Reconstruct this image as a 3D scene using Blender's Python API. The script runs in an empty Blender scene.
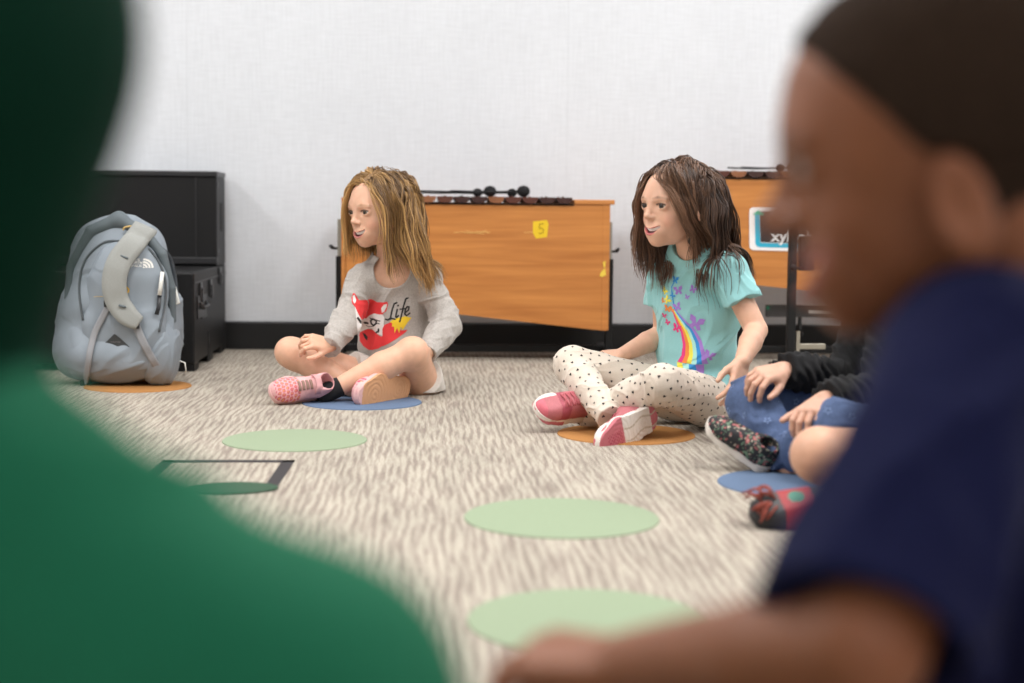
import bpy, bmesh, math, random, os
import numpy as np
import openvdb
from mathutils import Vector, Matrix
from mathutils.bvhtree import BVHTree

rng = np.random.default_rng(7)
random.seed(7)
SC = bpy.context.scene
COL = SC.collection
V = lambda *a: np.array(a, dtype=float)
def nrm(a):
    a = np.asarray(a, float); return a / (np.linalg.norm(a) + 1e-12)

# ------------------------------------------------------------------ camera
FPX = 1480.0; CX = 512.0; CY = 341.5; CAMH = 0.49
PITCH = math.atan((341.5 - 212.0) / FPX); ROLL = math.radians(0.6)
_r = V(1, 0, 0); _f = V(0, math.cos(PITCH), -math.sin(PITCH)); _u = V(0, math.sin(PITCH), math.cos(PITCH))
CR = _r * math.cos(ROLL) + _u * math.sin(ROLL); CU = _u * math.cos(ROLL) - _r * math.sin(ROLL); CF = _f
CAM = V(0, 0, CAMH)
cam_d = bpy.data.cameras.new('camera'); cam = bpy.data.objects.new('camera', cam_d); COL.objects.link(cam)
cam_d.sensor_width = 36.0; cam_d.lens = FPX / 1024 * 36.0
cam_d.clip_start = 0.02; cam_d.clip_end = 60
M = Matrix(((CR[0], CU[0], -CF[0], CAM[0]), (CR[1], CU[1], -CF[1], CAM[1]), (CR[2], CU[2], -CF[2], CAM[2]), (0, 0, 0, 1)))
cam.matrix_world = M
cam_d.dof.use_dof = True; cam_d.dof.focus_distance = 3.55; cam_d.dof.aperture_fstop = 2.4
SC.camera = cam
def P(u, v, Y):
    d = CF + CR * ((u - CX) / FPX) - CU * ((v - CY) / FPX)
    return CAM + d * (Y / d[1])
def G(u, v, z=0.0):
    d = CF + CR * ((u - CX) / FPX) - CU * ((v - CY) / FPX)
    return CAM + d * ((z - CAMH) / d[2])
# room frame: the wall runs slightly away to the right
TH = math.radians(3.5)
EX = V(math.cos(TH), math.sin(TH), 0); EY = V(-math.sin(TH), math.cos(TH), 0); EZ = V(0, 0, 1)
RO = G(228, 349.0)
def R(x, y, z=0.0): return RO + EX * x + EY * y + EZ * z
def toR(p):
    q = np.asarray(p) - RO; return V(q @ EX, q @ EY, q[2])
def onplane(u, v, y):          # pixel -> point on the room plane y=const
    d = CF + CR * ((u - CX) / FPX) - CU * ((v - CY) / FPX)
    t = (y - (CAM - RO) @ EY) / (d @ EY); return CAM + d * t
def PR(u, v, y): return toR(onplane(u, v, y))

# ------------------------------------------------------------------ materials
def hexc(r, g, b):
    f = lambda c: (c / 255 / 12.92) if c / 255 <= .04045 else ((c / 255 + .055) / 1.055) ** 2.4
    return (f(r), f(g), f(b), 1)
def mat(name, color=None, rough=.6, attr=None, noise=0, nscale=200, bump=0, bscale=400, metal=0, sheen=0, sss=0, stretch=None, spec=.5, emit=None):
    m = bpy.data.materials.new(name); m.use_nodes = True
    nt = m.node_tree; N = nt.nodes; L = nt.links; b = N['Principled BSDF']
    b.inputs['Roughness'].default_value = rough; b.inputs['Metallic'].default_value = metal
    b.inputs['Specular IOR Level'].default_value = spec
    if sheen: b.inputs['Sheen Weight'].default_value = sheen
    if sss:
        b.inputs['Subsurface Weight'].default_value = sss; b.inputs['Subsurface Radius'].default_value = (1, .35, .2)
        b.inputs['Subsurface Scale'].default_value = .008
    src = None
    if attr:
        a = N.new('ShaderNodeAttribute'); a.attribute_name = attr; src = a.outputs['Color']
    elif color is not None:
        b.inputs['Base Color'].default_value = color
    tc = N.new('ShaderNodeTexCoord'); mp = N.new('ShaderNodeMapping'); L.new(tc.outputs['Object'], mp.inputs['Vector'])
    if stretch: mp.inputs['Scale'].default_value = stretch
    if noise:
        t = N.new('ShaderNodeTexNoise'); t.inputs['Scale'].default_value = nscale; t.inputs['Detail'].default_value = 3
        L.new(mp.outputs['Vector'], t.inputs['Vector'])
        r = N.new('ShaderNodeMapRange'); r.inputs[1].default_value = .3; r.inputs[2].default_value = .7
        r.inputs[3].default_value = 1 - noise; r.inputs[4].default_value = 1 + noise
        L.new(t.outputs['Fac'], r.inputs[0])
        x = N.new('ShaderNodeVectorMath'); x.operation = 'SCALE'
        if src is not None: L.new(src, x.inputs[0])
        else: x.inputs[0].default_value = color[:3]
        L.new(r.outputs[0], x.inputs['Scale']); src = x.outputs[0]
    if src is not None: L.new(src, b.inputs['Base Color'])
    if bump:
        t = N.new('ShaderNodeTexNoise'); t.inputs['Scale'].default_value = bscale; L.new(mp.outputs['Vector'], t.inputs['Vector'])
        bp = N.new('ShaderNodeBump'); bp.inputs['Strength'].default_value = bump; bp.inputs['Distance'].default_value = .001
        L.new(t.outputs['Fac'], bp.inputs['Height']); L.new(bp.outputs['Normal'], b.inputs['Normal'])
    if emit: b.inputs['Emission Color'].default_value = color; b.inputs['Emission Strength'].default_value = emit
    return m

# ------------------------------------------------------------------ objects
def link(o, parent=None):
    COL.objects.link(o)
    if parent is not None: o.parent = parent
    return o
def thing(name, label, cat, loc=(0, 0, 0), group=None, rz=0):
    o = bpy.data.objects.new(name, None); o.location = tuple(loc); o.rotation_euler = (0, 0, rz); o.empty_display_size = .05
    o['label'] = label; o['category'] = cat
    if group: o['group'] = group
    return link(o)
def tag(o, label, cat, group=None):
    o['label'] = label; o['category'] = cat
    if group: o['group'] = group
    return o
def wparent(o, parent):
    """parent meshes given in world coordinates below an empty at its base"""
    if parent is None: return o
    o.parent = parent
    mw = Matrix.Translation(parent.location) @ parent.rotation_euler.to_matrix().to_4x4()
    p = parent.parent
    while p is not None:
        mw = (Matrix.Translation(p.location) @ p.rotation_euler.to_matrix().to_4x4()) @ mw; p = p.parent
    mi = mw.inverted()
    o.data.transform(mi)
    return o
def npmesh(name, verts, faces, mats, parent=None, cols=None, smooth=True, fmat=None, world=True):
    """faces: (n,3|4) int array or list of arrays"""
    if not isinstance(faces, list): faces = [faces]
    me = bpy.data.meshes.new(name); verts = np.asarray(verts, np.float32)
    me.vertices.add(len(verts)); me.vertices.foreach_set('co', verts.ravel())
    faces = [np.asarray(f, np.int32) for f in faces if len(f)]
    nl = sum(f.size for f in faces); npol = sum(len(f) for f in faces)
    me.loops.add(nl); me.polygons.add(npol)
    me.loops.foreach_set('vertex_index', np.concatenate([f.ravel() for f in faces]))
    tot = np.concatenate([np.full(len(f), f.shape[1], np.int32) for f in faces])
    st = np.concatenate([[0], np.cumsum(tot)[:-1]]).astype(np.int32)
    me.polygons.foreach_set('loop_start', st)
    if fmat is not None: me.polygons.foreach_set('material_index', np.asarray(fmat, np.int32))
    for m in (mats if isinstance(mats, list) else [mats]): me.materials.append(m)
    if cols is not None:
        a = me.attributes.new('Col', 'FLOAT_COLOR', 'POINT')
        c = np.ones((len(verts), 4), np.float32); c[:, :cols.shape[1]] = cols; a.data.foreach_set('color', c.ravel())
    me.update(calc_edges=True); me.validate()
    if smooth: me.polygons.foreach_set('use_smooth', np.ones(len(me.polygons), bool))
    o = bpy.data.objects.new(name, me); COL.objects.link(o)
    if parent is not None:
        if world: wparent(o, parent)
        else: o.parent = parent
    return o

class MB:
    """small mesh collector (local coordinates)"""
    def __init__(s): s.v = []; s.f = []; s.m = []
    def add(s, vs, fs, mi=0):
        b = len(s.v); s.v += [tuple(v) for v in vs]; s.f += [tuple(i + b for i in f) for f in fs]; s.m += [mi] * len(fs)
    def box(s, lo, hi, mi=0, bev=0.0, T=None):
        bm = bmesh.new(); bmesh.ops.create_cube(bm, size=1)
        lo = np.array(lo, float); hi = np.array(hi, float); c = (lo + hi) / 2; d = hi - lo
        for v in bm.verts: v.co = Vector((v.co.x * d[0], v.co.y * d[1], v.co.z * d[2]))
        if bev: bmesh.ops.bevel(bm, geom=bm.edges[:], offset=bev, segments=2, profile=.5, affect='EDGES')
        vs = [np.array(v.co) + c for v in bm.verts]
        if T is not None: vs = [T(v) for v in vs]
        bm.verts.index_update(); s.add(vs, [[v.index for v in f.verts] for f in bm.faces], mi); bm.free()
    def prism(s, poly, a0, a1, axis=1, mi=0, T=None):
        """poly in the two other axes, extruded along axis from a0 to a1"""
        n = len(poly); vs = []
        for a in (a0, a1):
            for (p, q) in poly:
                w = [0, 0, 0]; o = [i for i in range(3) if i != axis]; w[o[0]] = p; w[o[1]] = q; w[axis] = a; vs.append(np.array(w, float))
        fs = [list(range(n)), list(range(n, 2 * n))[::-1]] + [[i, i + n, (i + 1) % n + n, (i + 1) % n] for i in range(n)]
        if T is not None: vs = [T(v) for v in vs]
        s.add(vs, fs, mi)
    def tube(s, pts, r, n=8, mi=0, cap=True):
        pts = [np.array(p, float) for p in pts]; rr = r if isinstance(r, (list, tuple, np.ndarray)) else [r] * len(pts)
        up = None; vs = []
        for i, p in enumerate(pts):
            t = nrm(pts[min(i + 1, len(pts) - 1)] - pts[max(i - 1, 0)])
            if up is None: up = nrm(np.cross(t, V(0, 0, 1) if abs(t[2]) < .9 else V(1, 0, 0)))
            up = nrm(up - t * (up @ t)); w = np.cross(t, up)
            for k in range(n):
                a = 2 * math.pi * k / n; vs.append(p + (up * math.cos(a) + w * math.sin(a)) * rr[i])
        fs = []
        for i in range(len(pts) - 1):
            for k in range(n): fs.append([i * n + k, i * n + (k + 1) % n, (i + 1) * n + (k + 1) % n, (i + 1) * n + k])
        if cap: fs.append(list(range(n))[::-1]); fs.append([len(vs) - n + k for k in range(n)])
        s.add(vs, fs, mi)
    def ribbon(s, pts, nor, w, t=.0015, mi=0):
        """flat strap: pts, outward normals, half width"""
        pts = [np.array(p, float) for p in pts]; vs = []
        for i, p in enumerate(pts):
            tg = nrm(pts[min(i + 1, len(pts) - 1)] - pts[max(i - 1, 0)]); nn = nrm(nor[i] if isinstance(nor, list) else nor)
            sd = nrm(np.cross(tg, nn)); ww = w[i] if isinstance(w, (list, np.ndarray)) else w
            nn = nrm(np.cross(sd, tg))
            vs += [p - sd * ww - nn * t, p - sd * ww + nn * t, p - sd * ww * .5 + nn * t * 1.3, p + sd * ww * .5 + nn * t * 1.3, p + sd * ww + nn * t, p + sd * ww - nn * t]
        fs = []; k = 6
        for i in range(len(pts) - 1):
            for j in range(k): fs.append([i * k + j, i * k + (j + 1) % k, (i + 1) * k + (j + 1) % k, (i + 1) * k + j])
        fs.append(list(range(k))[::-1]); fs.append([len(vs) - k + j for j in range(k)]); s.add(vs, fs, mi)
    def sphere(s, c, r, mi=0, n=12, sc=(1, 1, 1)):
        bm = bmesh.new(); bmesh.ops.create_uvsphere(bm, u_segments=n, v_segments=max(6, n // 2 + 2), radius=r); bm.verts.index_update()
        s.add([np.array(v.co) * np.array(sc) + np.array(c) for v in bm.verts], [[v.index for v in f.verts] for f in bm.faces], mi); bm.free()
    def build(s, name, mats, parent=None, smooth=False, loc=None, rz=0, world=False):
        me = bpy.data.meshes.new(name); me.from_pydata([tuple(map(float, v)) for v in s.v], [], s.f)
        for m in (mats if isinstance(mats, list) else [mats]): me.materials.append(m)
        me.polygons.foreach_set('material_index', s.m)
        bm = bmesh.new(); bm.from_mesh(me); bmesh.ops.recalc_face_normals(bm, faces=bm.faces[:]); bm.to_mesh(me); bm.free()
        if smooth: me.polygons.foreach_set('use_smooth', [True] * len(me.polygons))
        me.update(); o = bpy.data.objects.new(name, me); COL.objects.link(o)
        if loc is not None: o.location = tuple(loc)
        o.rotation_euler = (0, 0, rz)
        if parent is not None:
            if world: wparent(o, parent)
            else: o.parent = parent
        return o

# ------------------------------------------------------------------ signed distance modelling
BIG = .06
def smin(a, b, k):
    h = np.clip(.5 + .5 * (b - a) / k, 0, 1); return b * (1 - h) + a * h - k * h * (1 - h)
def f_cone(a, b, ra, rb):
    a = np.asarray(a, np.float32); b = np.asarray(b, np.float32); ab = b - a; L2 = max(float(ab @ ab), 1e-12)
    def f(p):
        q = p - a; t = np.clip((q @ ab) / L2, 0, 1)
        return np.sqrt(((q - t[:, None] * ab) ** 2).sum(1)) - (ra + (rb - ra) * t)
    m = max(ra, rb); return f, np.minimum(a, b) - m, np.maximum(a, b) + m
def f_ell(c, r, Rm=None):
    c = np.asarray(c, np.float32); r = np.asarray(r, np.float32); Rm = np.eye(3) if Rm is None else Rm; Rf = Rm.astype(np.float32)
    def f(p):
        q = (p - c) @ Rf / r; k0 = np.sqrt((q ** 2).sum(1)); k1 = np.sqrt(((q / r) ** 2).sum(1)) + 1e-9
        return k0 * (k0 - 1) / k1
    ext = np.sqrt(((Rm * r) ** 2).sum(1)); return f, c - ext, c + ext
def f_box(c, h, rad, Rm=None):
    c = np.asarray(c, np.float32); h = np.asarray(h, np.float32) - rad; Rm = np.eye(3) if Rm is None else Rm; Rf = Rm.astype(np.float32)
    def f(p):
        q = np.abs((p - c) @ Rf) - h
        return np.sqrt((np.maximum(q, 0) ** 2).sum(1)) + np.minimum(q.max(1), 0) - rad
    ext = np.abs(Rm) @ (h + rad); return f, c - ext, c + ext
def f_plane(p0, n):      # positive on the side the normal points to
    n = nrm(n).astype(np.float32); o = float(np.asarray(p0) @ n)
    return (lambda p: p @ n - o), None, None
class Sdf:
    def __init__(s): s.ops = []
    def put(s, prim, k=.01, op='u'):
        f, lo, hi = prim; m = .014 + k
        s.ops.append((f, None if lo is None else np.array(lo) - m, None if hi is None else np.array(hi) + m, k, op)); return s
    def cone(s, a, b, ra, rb, k=.01, op='u'): return s.put(f_cone(a, b, ra, rb), k, op)
    def ell(s, c, r, Rm=None, k=.01, op='u'): return s.put(f_ell(c, r, Rm), k, op)
    def box(s, c, h, rad=.005, Rm=None, k=.01, op='u'): return s.put(f_box(c, h, rad, Rm), k, op)
    def chain(s, pts, rad, k=.01, op='u', kk=.004):
        g = Sdf()
        for i in range(len(pts) - 1): g.cone(pts[i], pts[i + 1], rad[i], rad[i + 1], kk)
        s.grp(g, k, op); return s
    def cut(s, p0, n, k=.003):   # removes the side the normal points to
        return s.put(f_plane(p0, n), k, 'i')
    def grp(s, g, k=.01, op='u'):
        lo, hi = g.bounds(); s.ops.append((g, lo, hi, k, op)); return s
    def disp(s, fn): s.ops.append((fn, None, None, 0, 'd')); return s
    def bounds(s):
        los = [o[1] for o in s.ops if o[4] == 'u' and o[1] is not None]; his = [o[2] for o in s.ops if o[4] == 'u' and o[1] is not None]
        return np.min(los, 0), np.max(his, 0)
    @staticmethod
    def comb(F, d, k, op):
        if op == 'u': return smin(F, d, k)
        if op == 's': return -smin(-F, d, k)
        if op == 'i': return -smin(-F, -d, k)
    def grid(s, org, vs, i0, i1):
        F = np.full(tuple(i1 - i0), BIG, np.float32)
        for f, lo, hi, k, op in s.ops:
            if op == 'd':
                near = np.abs(F) < .02
                if near.any():
                    idx = np.argwhere(near).astype(np.float32); p = org + (idx + i0) * vs
                    F[near] += f(p.astype(np.float32)).astype(np.float32)
                continue
            a = i0 if lo is None else np.maximum(i0, np.floor((lo - org) / vs).astype(int))
            b = i1 if hi is None else np.minimum(i1, np.ceil((hi - org) / vs).astype(int) + 1)
            if (b <= a).any(): continue
            sl = tuple(slice(a[j] - i0[j], b[j] - i0[j]) for j in range(3))
            if isinstance(f, Sdf): d = f.grid(org, vs, a, b)
            else:
                sub = F[sl]
                ax = [(org[j] + np.arange(a[j], b[j]) * vs).astype(np.float32) for j in range(3)]
                g = np.stack(np.meshgrid(*ax, indexing='ij'), -1).reshape(-1, 3)
                d = f(g).reshape(sub.shape).astype(np.float32)
            F[sl] = s.comb(F[sl], d, max(k, 1e-5), op)
        return F
    def __call__(s, p):
        p = np.asarray(p, np.float32); F = np.full(len(p), BIG, np.float32)
        for f, lo, hi, k, op in s.ops:
            if op == 'd':
                m = np.abs(F) < .02
                if m.any(): F[m] += f(p[m])
                continue
            if lo is None: F = s.comb(F, f(p), max(k, 1e-5), op)
            else:
                m = ((p > lo) & (p < hi)).all(1)
                if m.any(): F[m] = s.comb(F[m], f(p[m]), max(k, 1e-5), op)
        return F
    def mesh(s, vs):
        lo, hi = s.bounds(); lo = lo - 2 * vs; org = lo; n = np.ceil((hi + 2 * vs - lo) / vs).astype(int)
        F = s.grid(org, vs, np.zeros(3, int), n)
        F[0] = F[-1] = BIG; F[:, 0] = F[:, -1] = BIG; F[:, :, 0] = F[:, :, -1] = BIG
        g = openvdb.FloatGrid(BIG); g.copyFromArray(F, tolerance=0.0)
        pts, quads = g.convertToQuads(isovalue=0.0)
        return pts.astype(np.float64) * vs + org, quads[:, ::-1]
_lat = rng.random((32, 32, 32)).astype(np.float32) * 2 - 1
def vnoise(p, sc=1.0, off=0.0):
    q = p * sc + off; i = np.floor(q).astype(int); t = q - i; t = t * t * (3 - 2 * t); i %= 32; j = (i + 1) % 32
    x0, y0, z0 = i.T; x1, y1, z1 = j.T; a, b, c = t.T
    L = _lat
    return (((L[x0, y0, z0] * (1 - a) + L[x1, y0, z0] * a) * (1 - b) + (L[x0, y1, z0] * (1 - a) + L[x1, y1, z0] * a) * b) * (1 - c)
            + ((L[x0, y0, z1] * (1 - a) + L[x1, y0, z1] * a) * (1 - b) + (L[x0, y1, z1] * (1 - a) + L[x1, y1, z1] * a) * b) * c)
def folds(amp, freq, axis, off=0.0, squash=.35):
    """soft ridged cloth folds; slow along axis, quick across it"""
    axis = nrm(axis)
    def f(p):
        a = p @ axis; q = p - np.outer(a, axis) * (1 - squash)
        n = vnoise(q, freq, off); m = vnoise(q, freq * 2.1, off + 9)
        r = np.clip(1 - np.abs(n) * 3.2, 0, 1) ** 1.5; r2 = np.clip(1 - np.abs(m) * 3.0, 0, 1)
        return (-amp * (r * 1.0 + r2 * .35 * (r < .5) - .08)).astype(np.float32)
    return f
# ------------------------------------------------------------------ head, hands, shoes
def frame(fwd, up=(0, 0, 1)):
    """columns: forward, left, up"""
    f = nrm(fwd); l = nrm(np.cross(up, f)); u = np.cross(f, l); return np.stack([f, l, u], 1)
def rot_about(v, ax, a):
    ax = nrm(ax); return v * math.cos(a) + np.cross(ax, v) * math.sin(a) + ax * (ax @ v) * (1 - math.cos(a))
class Head:
    """local: x forward, y to the person's left, z up; origin between the ears at eye level"""
    def __init__(s, o, fwd, up=(0, 0, 1), sc=1.0, smile=1.0, lips=1.0, nose=1.0, earbig=1.0, openm=1.0, earz=0.0, earx=0.0):
        s.o = np.asarray(o, float); s.R = frame(fwd, up); s.sc = sc; s.smile = smile; s.lips = lips; s.nose = nose; s.ear = earbig; s.openm = openm; s.ez = earz; s.ex = earx
    def W(s, x, y, z): return s.o + s.R @ (V(x, y, z) * s.sc)
    def L(s, p): return ((p - s.o) @ s.R) / s.sc
    def e(s, g, c, r, k=.01, op='u', Rl=None):
        Rm = s.R if Rl is None else s.R @ Rl
        g.ell(s.W(*c), V(*r) * s.sc, Rm, k * s.sc, op)
    def c(s, g, a, b, ra, rb, k=.01, op='u'): g.cone(s.W(*a), s.W(*b), ra * s.sc, rb * s.sc, k * s.sc, op)
    def mouth(s, t, dz=0.0, dx=0.0):   # t in -1..1 across the lips
        w = .0235 + .0055 * s.smile; y = w * t; x = .0800 - .0175 * t * t + dx * (1 - t * t); z = -.0560 + .0108 * s.smile * t * t + dz * (1 - t * t)
        return (x, y, z)
    def core(s):
        g = Sdf()
        s.e(g, (-.012, 0, .028), (.089, .071, .071), .02)
        s.e(g, (.018, 0, -.008), (.060, .060, .074), .02)
        s.e(g, (.026, 0, -.052), (.046, .046, .038), .02)
        s.e(g, (.057, 0, -.079), (.017, .019, .015), .018)
        s.c(g, (.058, -.022, .016), (.058, .022, .016), .018, .018, .014)
        return g
    def build(s, g, neck_to=None, nr=.031):
        s_ = s; core = s.core(); g.grp(core, .004)
        for sg in (-1, 1):
            s.e(g, (.044, sg * .030, -.032), (.020, .018, .017), .014)              # cheek
            s.e(g, (.081, sg * .029, .000), (.011, .015, .0095), .010, 's')          # socket
            s.e(g, (.0610, sg * .0300, .000), (.0145, .0152, .0132), .003)               # lids
            s.e(g, (.0750, sg * .0305, -.0003), (.0085, .0124, .0048 if s.smile > .5 else .0050), .0015, 's')
            s.c(g, (.0745, sg * .014, .0155), (.066, sg * .042, .0150), .0042, .003, .008)  # brow ridge
            e = s.ear
            s.e(g, (-.012 + s.ex, sg * .070, -.008 + s.ez), (.017 * e, .0065 * e, .0285 * e), .004, Rl=frame((1, sg * .45, -.18), (0, 0, 1)))
            s.e(g, (-.008 + s.ex, sg * .078, -.004 + s.ez), (.009 * e, .0050 * e, .0175 * e), .004, 's', Rl=frame((1, sg * .45, -.18), (0, 0, 1)))
        n = s.nose
        s.c(g, (.0745, 0, .006), (.0862, 0, -.0215), .0055, .0070 * n, .010)
        s.e(g, (.0876 + .006 * (n - 1), 0, -.0235), (.0078 * n, .0084 * n, .0072 * n), .007)
        for sg in (-1, 1):
            s.e(g, (.0785, sg * .0092 * n, -.0268), (.0076 * n, .0054 * n, .0054 * n), .006)
            s.e(g, (.0850, sg * .0055 * n, -.0335), (.0035, .0026, .0030), .002, 's')
        # mouth
        T = np.linspace(-1, 1, 11); dn = .0035 + .0050 * s.openm
        s.e(g, (.062, 0, -.057), (.020, .029, .020), .012)
        up = [s.mouth(t, .0036, .0012) for t in T]; lo = [s.mouth(t, -dn, -.0006) for t in T]
        for i in range(len(T) - 1):
            w0 = 1 - T[i] ** 2; w1 = 1 - T[i + 1] ** 2
            s.c(g, up[i], up[i + 1], (.0010 + .0015 * w0) * s.lips, (.0010 + .0015 * w1) * s.lips, .002)
            s.c(g, lo[i], lo[i + 1], (.0010 + .0026 * w0) * s.lips, (.0010 + .0026 * w1) * s.lips, .002)
        for q_ in (0, .33, .66, 1):
            cz = [s.mouth(t, .0006 - (dn - .0040) * q_) for t in T * .93]
            for i in range(len(T) - 1):
                w0 = 1 - T[i] ** 4; w1 = 1 - T[i + 1] ** 4
                for dx in (.006, .001, -.004):
                    aa = (cz[i][0] + dx, cz[i][1], cz[i][2]); bb = (cz[i + 1][0] + dx, cz[i + 1][1], cz[i + 1][2])
                    s.c(g, aa, bb, .0004 + .0032 * w0, .0004 + .0032 * w1, .0006, 's')
        if neck_to is not None:
            g.cone(s.W(-.020, 0, -.045), neck_to, nr * s.sc, nr * s.sc * 1.08, .014)
    def colors(s, p, base, lip, brow, blush=.10):
        q = s.L(p); c = np.tile(np.array(base[:3]), (len(p), 1)); q = q.astype(float)
        def dist(pts):
            d = np.full(len(q), 1e3)
            for i in range(len(pts) - 1):
                a = np.array(pts[i]); b = np.array(pts[i + 1]); ab = b - a; t = np.clip((q - a) @ ab / (ab @ ab), 0, 1)
                d = np.minimum(d, np.linalg.norm(q - a - t[:, None] * ab, axis=1))
            return d
        near = (q[:, 0] > .02) & (np.abs(q[:, 1]) < .06) & (np.abs(q[:, 2]) < .1)
        T = np.linspace(-1, 1, 11); dn = .0035 + .0050 * s.openm
        dl = np.minimum(dist([s.mouth(t, .0040, .001) for t in T]) * 1.7, dist([s.mouth(t, -dn - .0004, .001) for t in T]) * 1.25) / s.lips
        w = np.clip((.0062 - dl) / .0022, 0, 1) * near
        inside = (dist([s.mouth(t, -dn * .35, -.006) for t in T * .72]) < .0052) & (dl * s.lips > .0034) & near
        for sg in (-1, 1):
            for (cc, rr, st) in (((.060, sg * .040, -.033), .022, blush), ((-.012, sg * .075, -.008), .03, blush * .5)):
                d = np.linalg.norm(q - np.array(cc), axis=1); ww = np.clip(1 - d / rr, 0, 1) * st
                c = c * (1 - ww[:, None]) + np.array([base[0] * .98, base[1] * .55, base[2] * .55]) * ww[:, None] * 1.0
            d = dist([(.078, sg * .012, .0165), (.077, sg * .026, .0195), (.066, sg * .043, .0160)])
            wb = np.clip((.0048 - d) / .003, 0, 1) * .75
            c = c * (1 - wb[:, None]) + np.array(brow[:3]) * wb[:, None]
            d = dist([(.074, sg * .0185, .0030), (.0755, sg * .030, .0056), (.070, sg * .0415, .0026)])
            wl = np.clip((.0034 - d) / .0018, 0, 1) * .92
            c = c * (1 - wl[:, None]) + np.array([.03, .018, .012]) * wl[:, None]
        c = c * (1 - w[:, None]) + np.array(lip[:3]) * w[:, None]
        c[inside] = (.12, .02, .02)
        return c
    def eyes(s, parent, iris=(.09, .05, .03), look=(0, 0)):
        for sg in (-1, 1):
            v = []; fs = []; n = 24; m = 16; r = .0131 * s.sc
            o = s.W(.0612, sg * .0300, 0.0); ax = s.R @ nrm(V(1, look[0], look[1])); B = frame(ax)
            cols = []
            for i in range(m + 1):
                th = math.pi * i / m
                for k in range(n):
                    a = 2 * math.pi * k / n; v.append(o + B @ (V(math.cos(th), math.sin(th) * math.cos(a), math.sin(th) * math.sin(a)) * r))
                    cols.append((.006, .005, .005) if th < .34 else (iris if th < .68 else (.75, .73, .70)))
            for i in range(m):
                for k in range(n): fs.append([i * n + k, i * n + (k + 1) % n, (i + 1) * n + (k + 1) % n, (i + 1) * n + k])
            npmesh('eye', v, np.array(fs), M_EYE, parent, np.array(cols))
    def teeth(s, parent):
        mb = MB(); T = np.linspace(-.80, .80, 11); vs = []
        for t in T:
            w = 1 - t ** 4; q = s.mouth(t, 0, -.0062 if abs(t) < .9 else -.007)
            for (dz, d) in ((.0030, -.002), (.0030, .0010), (-.0028 * w - .0004, .0008), (-.0028 * w - .0004, -.002)): vs.append(s.W(q[0] + d, q[1], q[2] + dz * (.4 + .6 * w) + .0008))
        fs = []
        for i in range(len(T) - 1):
            for k in range(4): fs.append([i * 4 + k, i * 4 + (k + 1) % 4, i * 4 + 4 + (k + 1) % 4, i * 4 + 4 + k])
        fs += [[0, 1, 2, 3], [len(vs) - 4 + k for k in (3, 2, 1, 0)]]; mb.add(vs, fs)
        mb.build('teeth', M_TEETH, parent, world=True)

def hand(g, wrist, d, n, side, curls=(.5, .6, .4), sc=1.0, thumb=(.75, .65, -.25), tcurl=.4, spread=.10, per=None, fk=.0018):
    """d: towards the fingers, n: out of the back of the hand, side: +1/-1 picks the thumb side"""
    d = nrm(d); n = nrm(n - d * (n @ d)); s = np.cross(d, n) * side; w = np.asarray(wrist, float)
    W = lambda a, b, c: w + (d * a + s * b + n * c) * sc
    pal = Sdf(); offs = (.0205, .0070, -.0065, -.0195); kx = (.060, .062, .059, .053); tips = []
    for o, x in zip(offs, kx): pal.cone(W(.006, o * .62, 0), W(x, o, .001 if abs(o) < .01 else -.001), .0095 * sc, .0082 * sc, .008)
    pal.cone(W(.012, .012, -.006), W(.035, .022, -.007), .011 * sc, .009 * sc, .008)
    pal.cone(W(.015, -.014, -.005), W(.04, -.017, -.005), .009 * sc, .008 * sc, .008)
    g.grp(pal, .006)
    fl = (.052, .058, .054, .042); lens = (.44, .31, .25)
    for i in range(4):
        c = per[i] if per else curls; p = W(kx[i], offs[i], 0); dd = rot_about(d, n, -side * spread * (1.2 - i) * .8 if False else 0); dd = nrm(d + s * spread * (1.3 - i * .9)); ax = np.cross(n, dd) * 1.0
        f = Sdf(); r = .0069 if i < 3 else .0060
        for j in range(3):
            dd = rot_about(dd, ax, c[j]); q = p + dd * fl[i] * lens[j] * sc
            f.cone(p, q, (r - .0005 * j) * sc, (r - .0005 * (j + 1)) * sc, .0015); p = q
        g.grp(f, fk); tips.append(p)
    tv = nrm(d * thumb[0] + s * thumb[1] + n * thumb[2]); p = W(.018, .019, -.006); f = Sdf(); ax = np.cross(tv, d)
    for j, (l, r0, r1) in enumerate(((.024, .0095, .0082), (.022, .0080, .0072), (.017, .0072, .0058))):
        q = p + tv * l * sc; f.cone(p, q, r0 * sc, r1 * sc, .002); p = q
        tv = rot_about(tv, ax, tcurl * .5) if np.linalg.norm(ax) > .05 else tv
    g.grp(f, .004); tips.append(p)
    return tips

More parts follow.
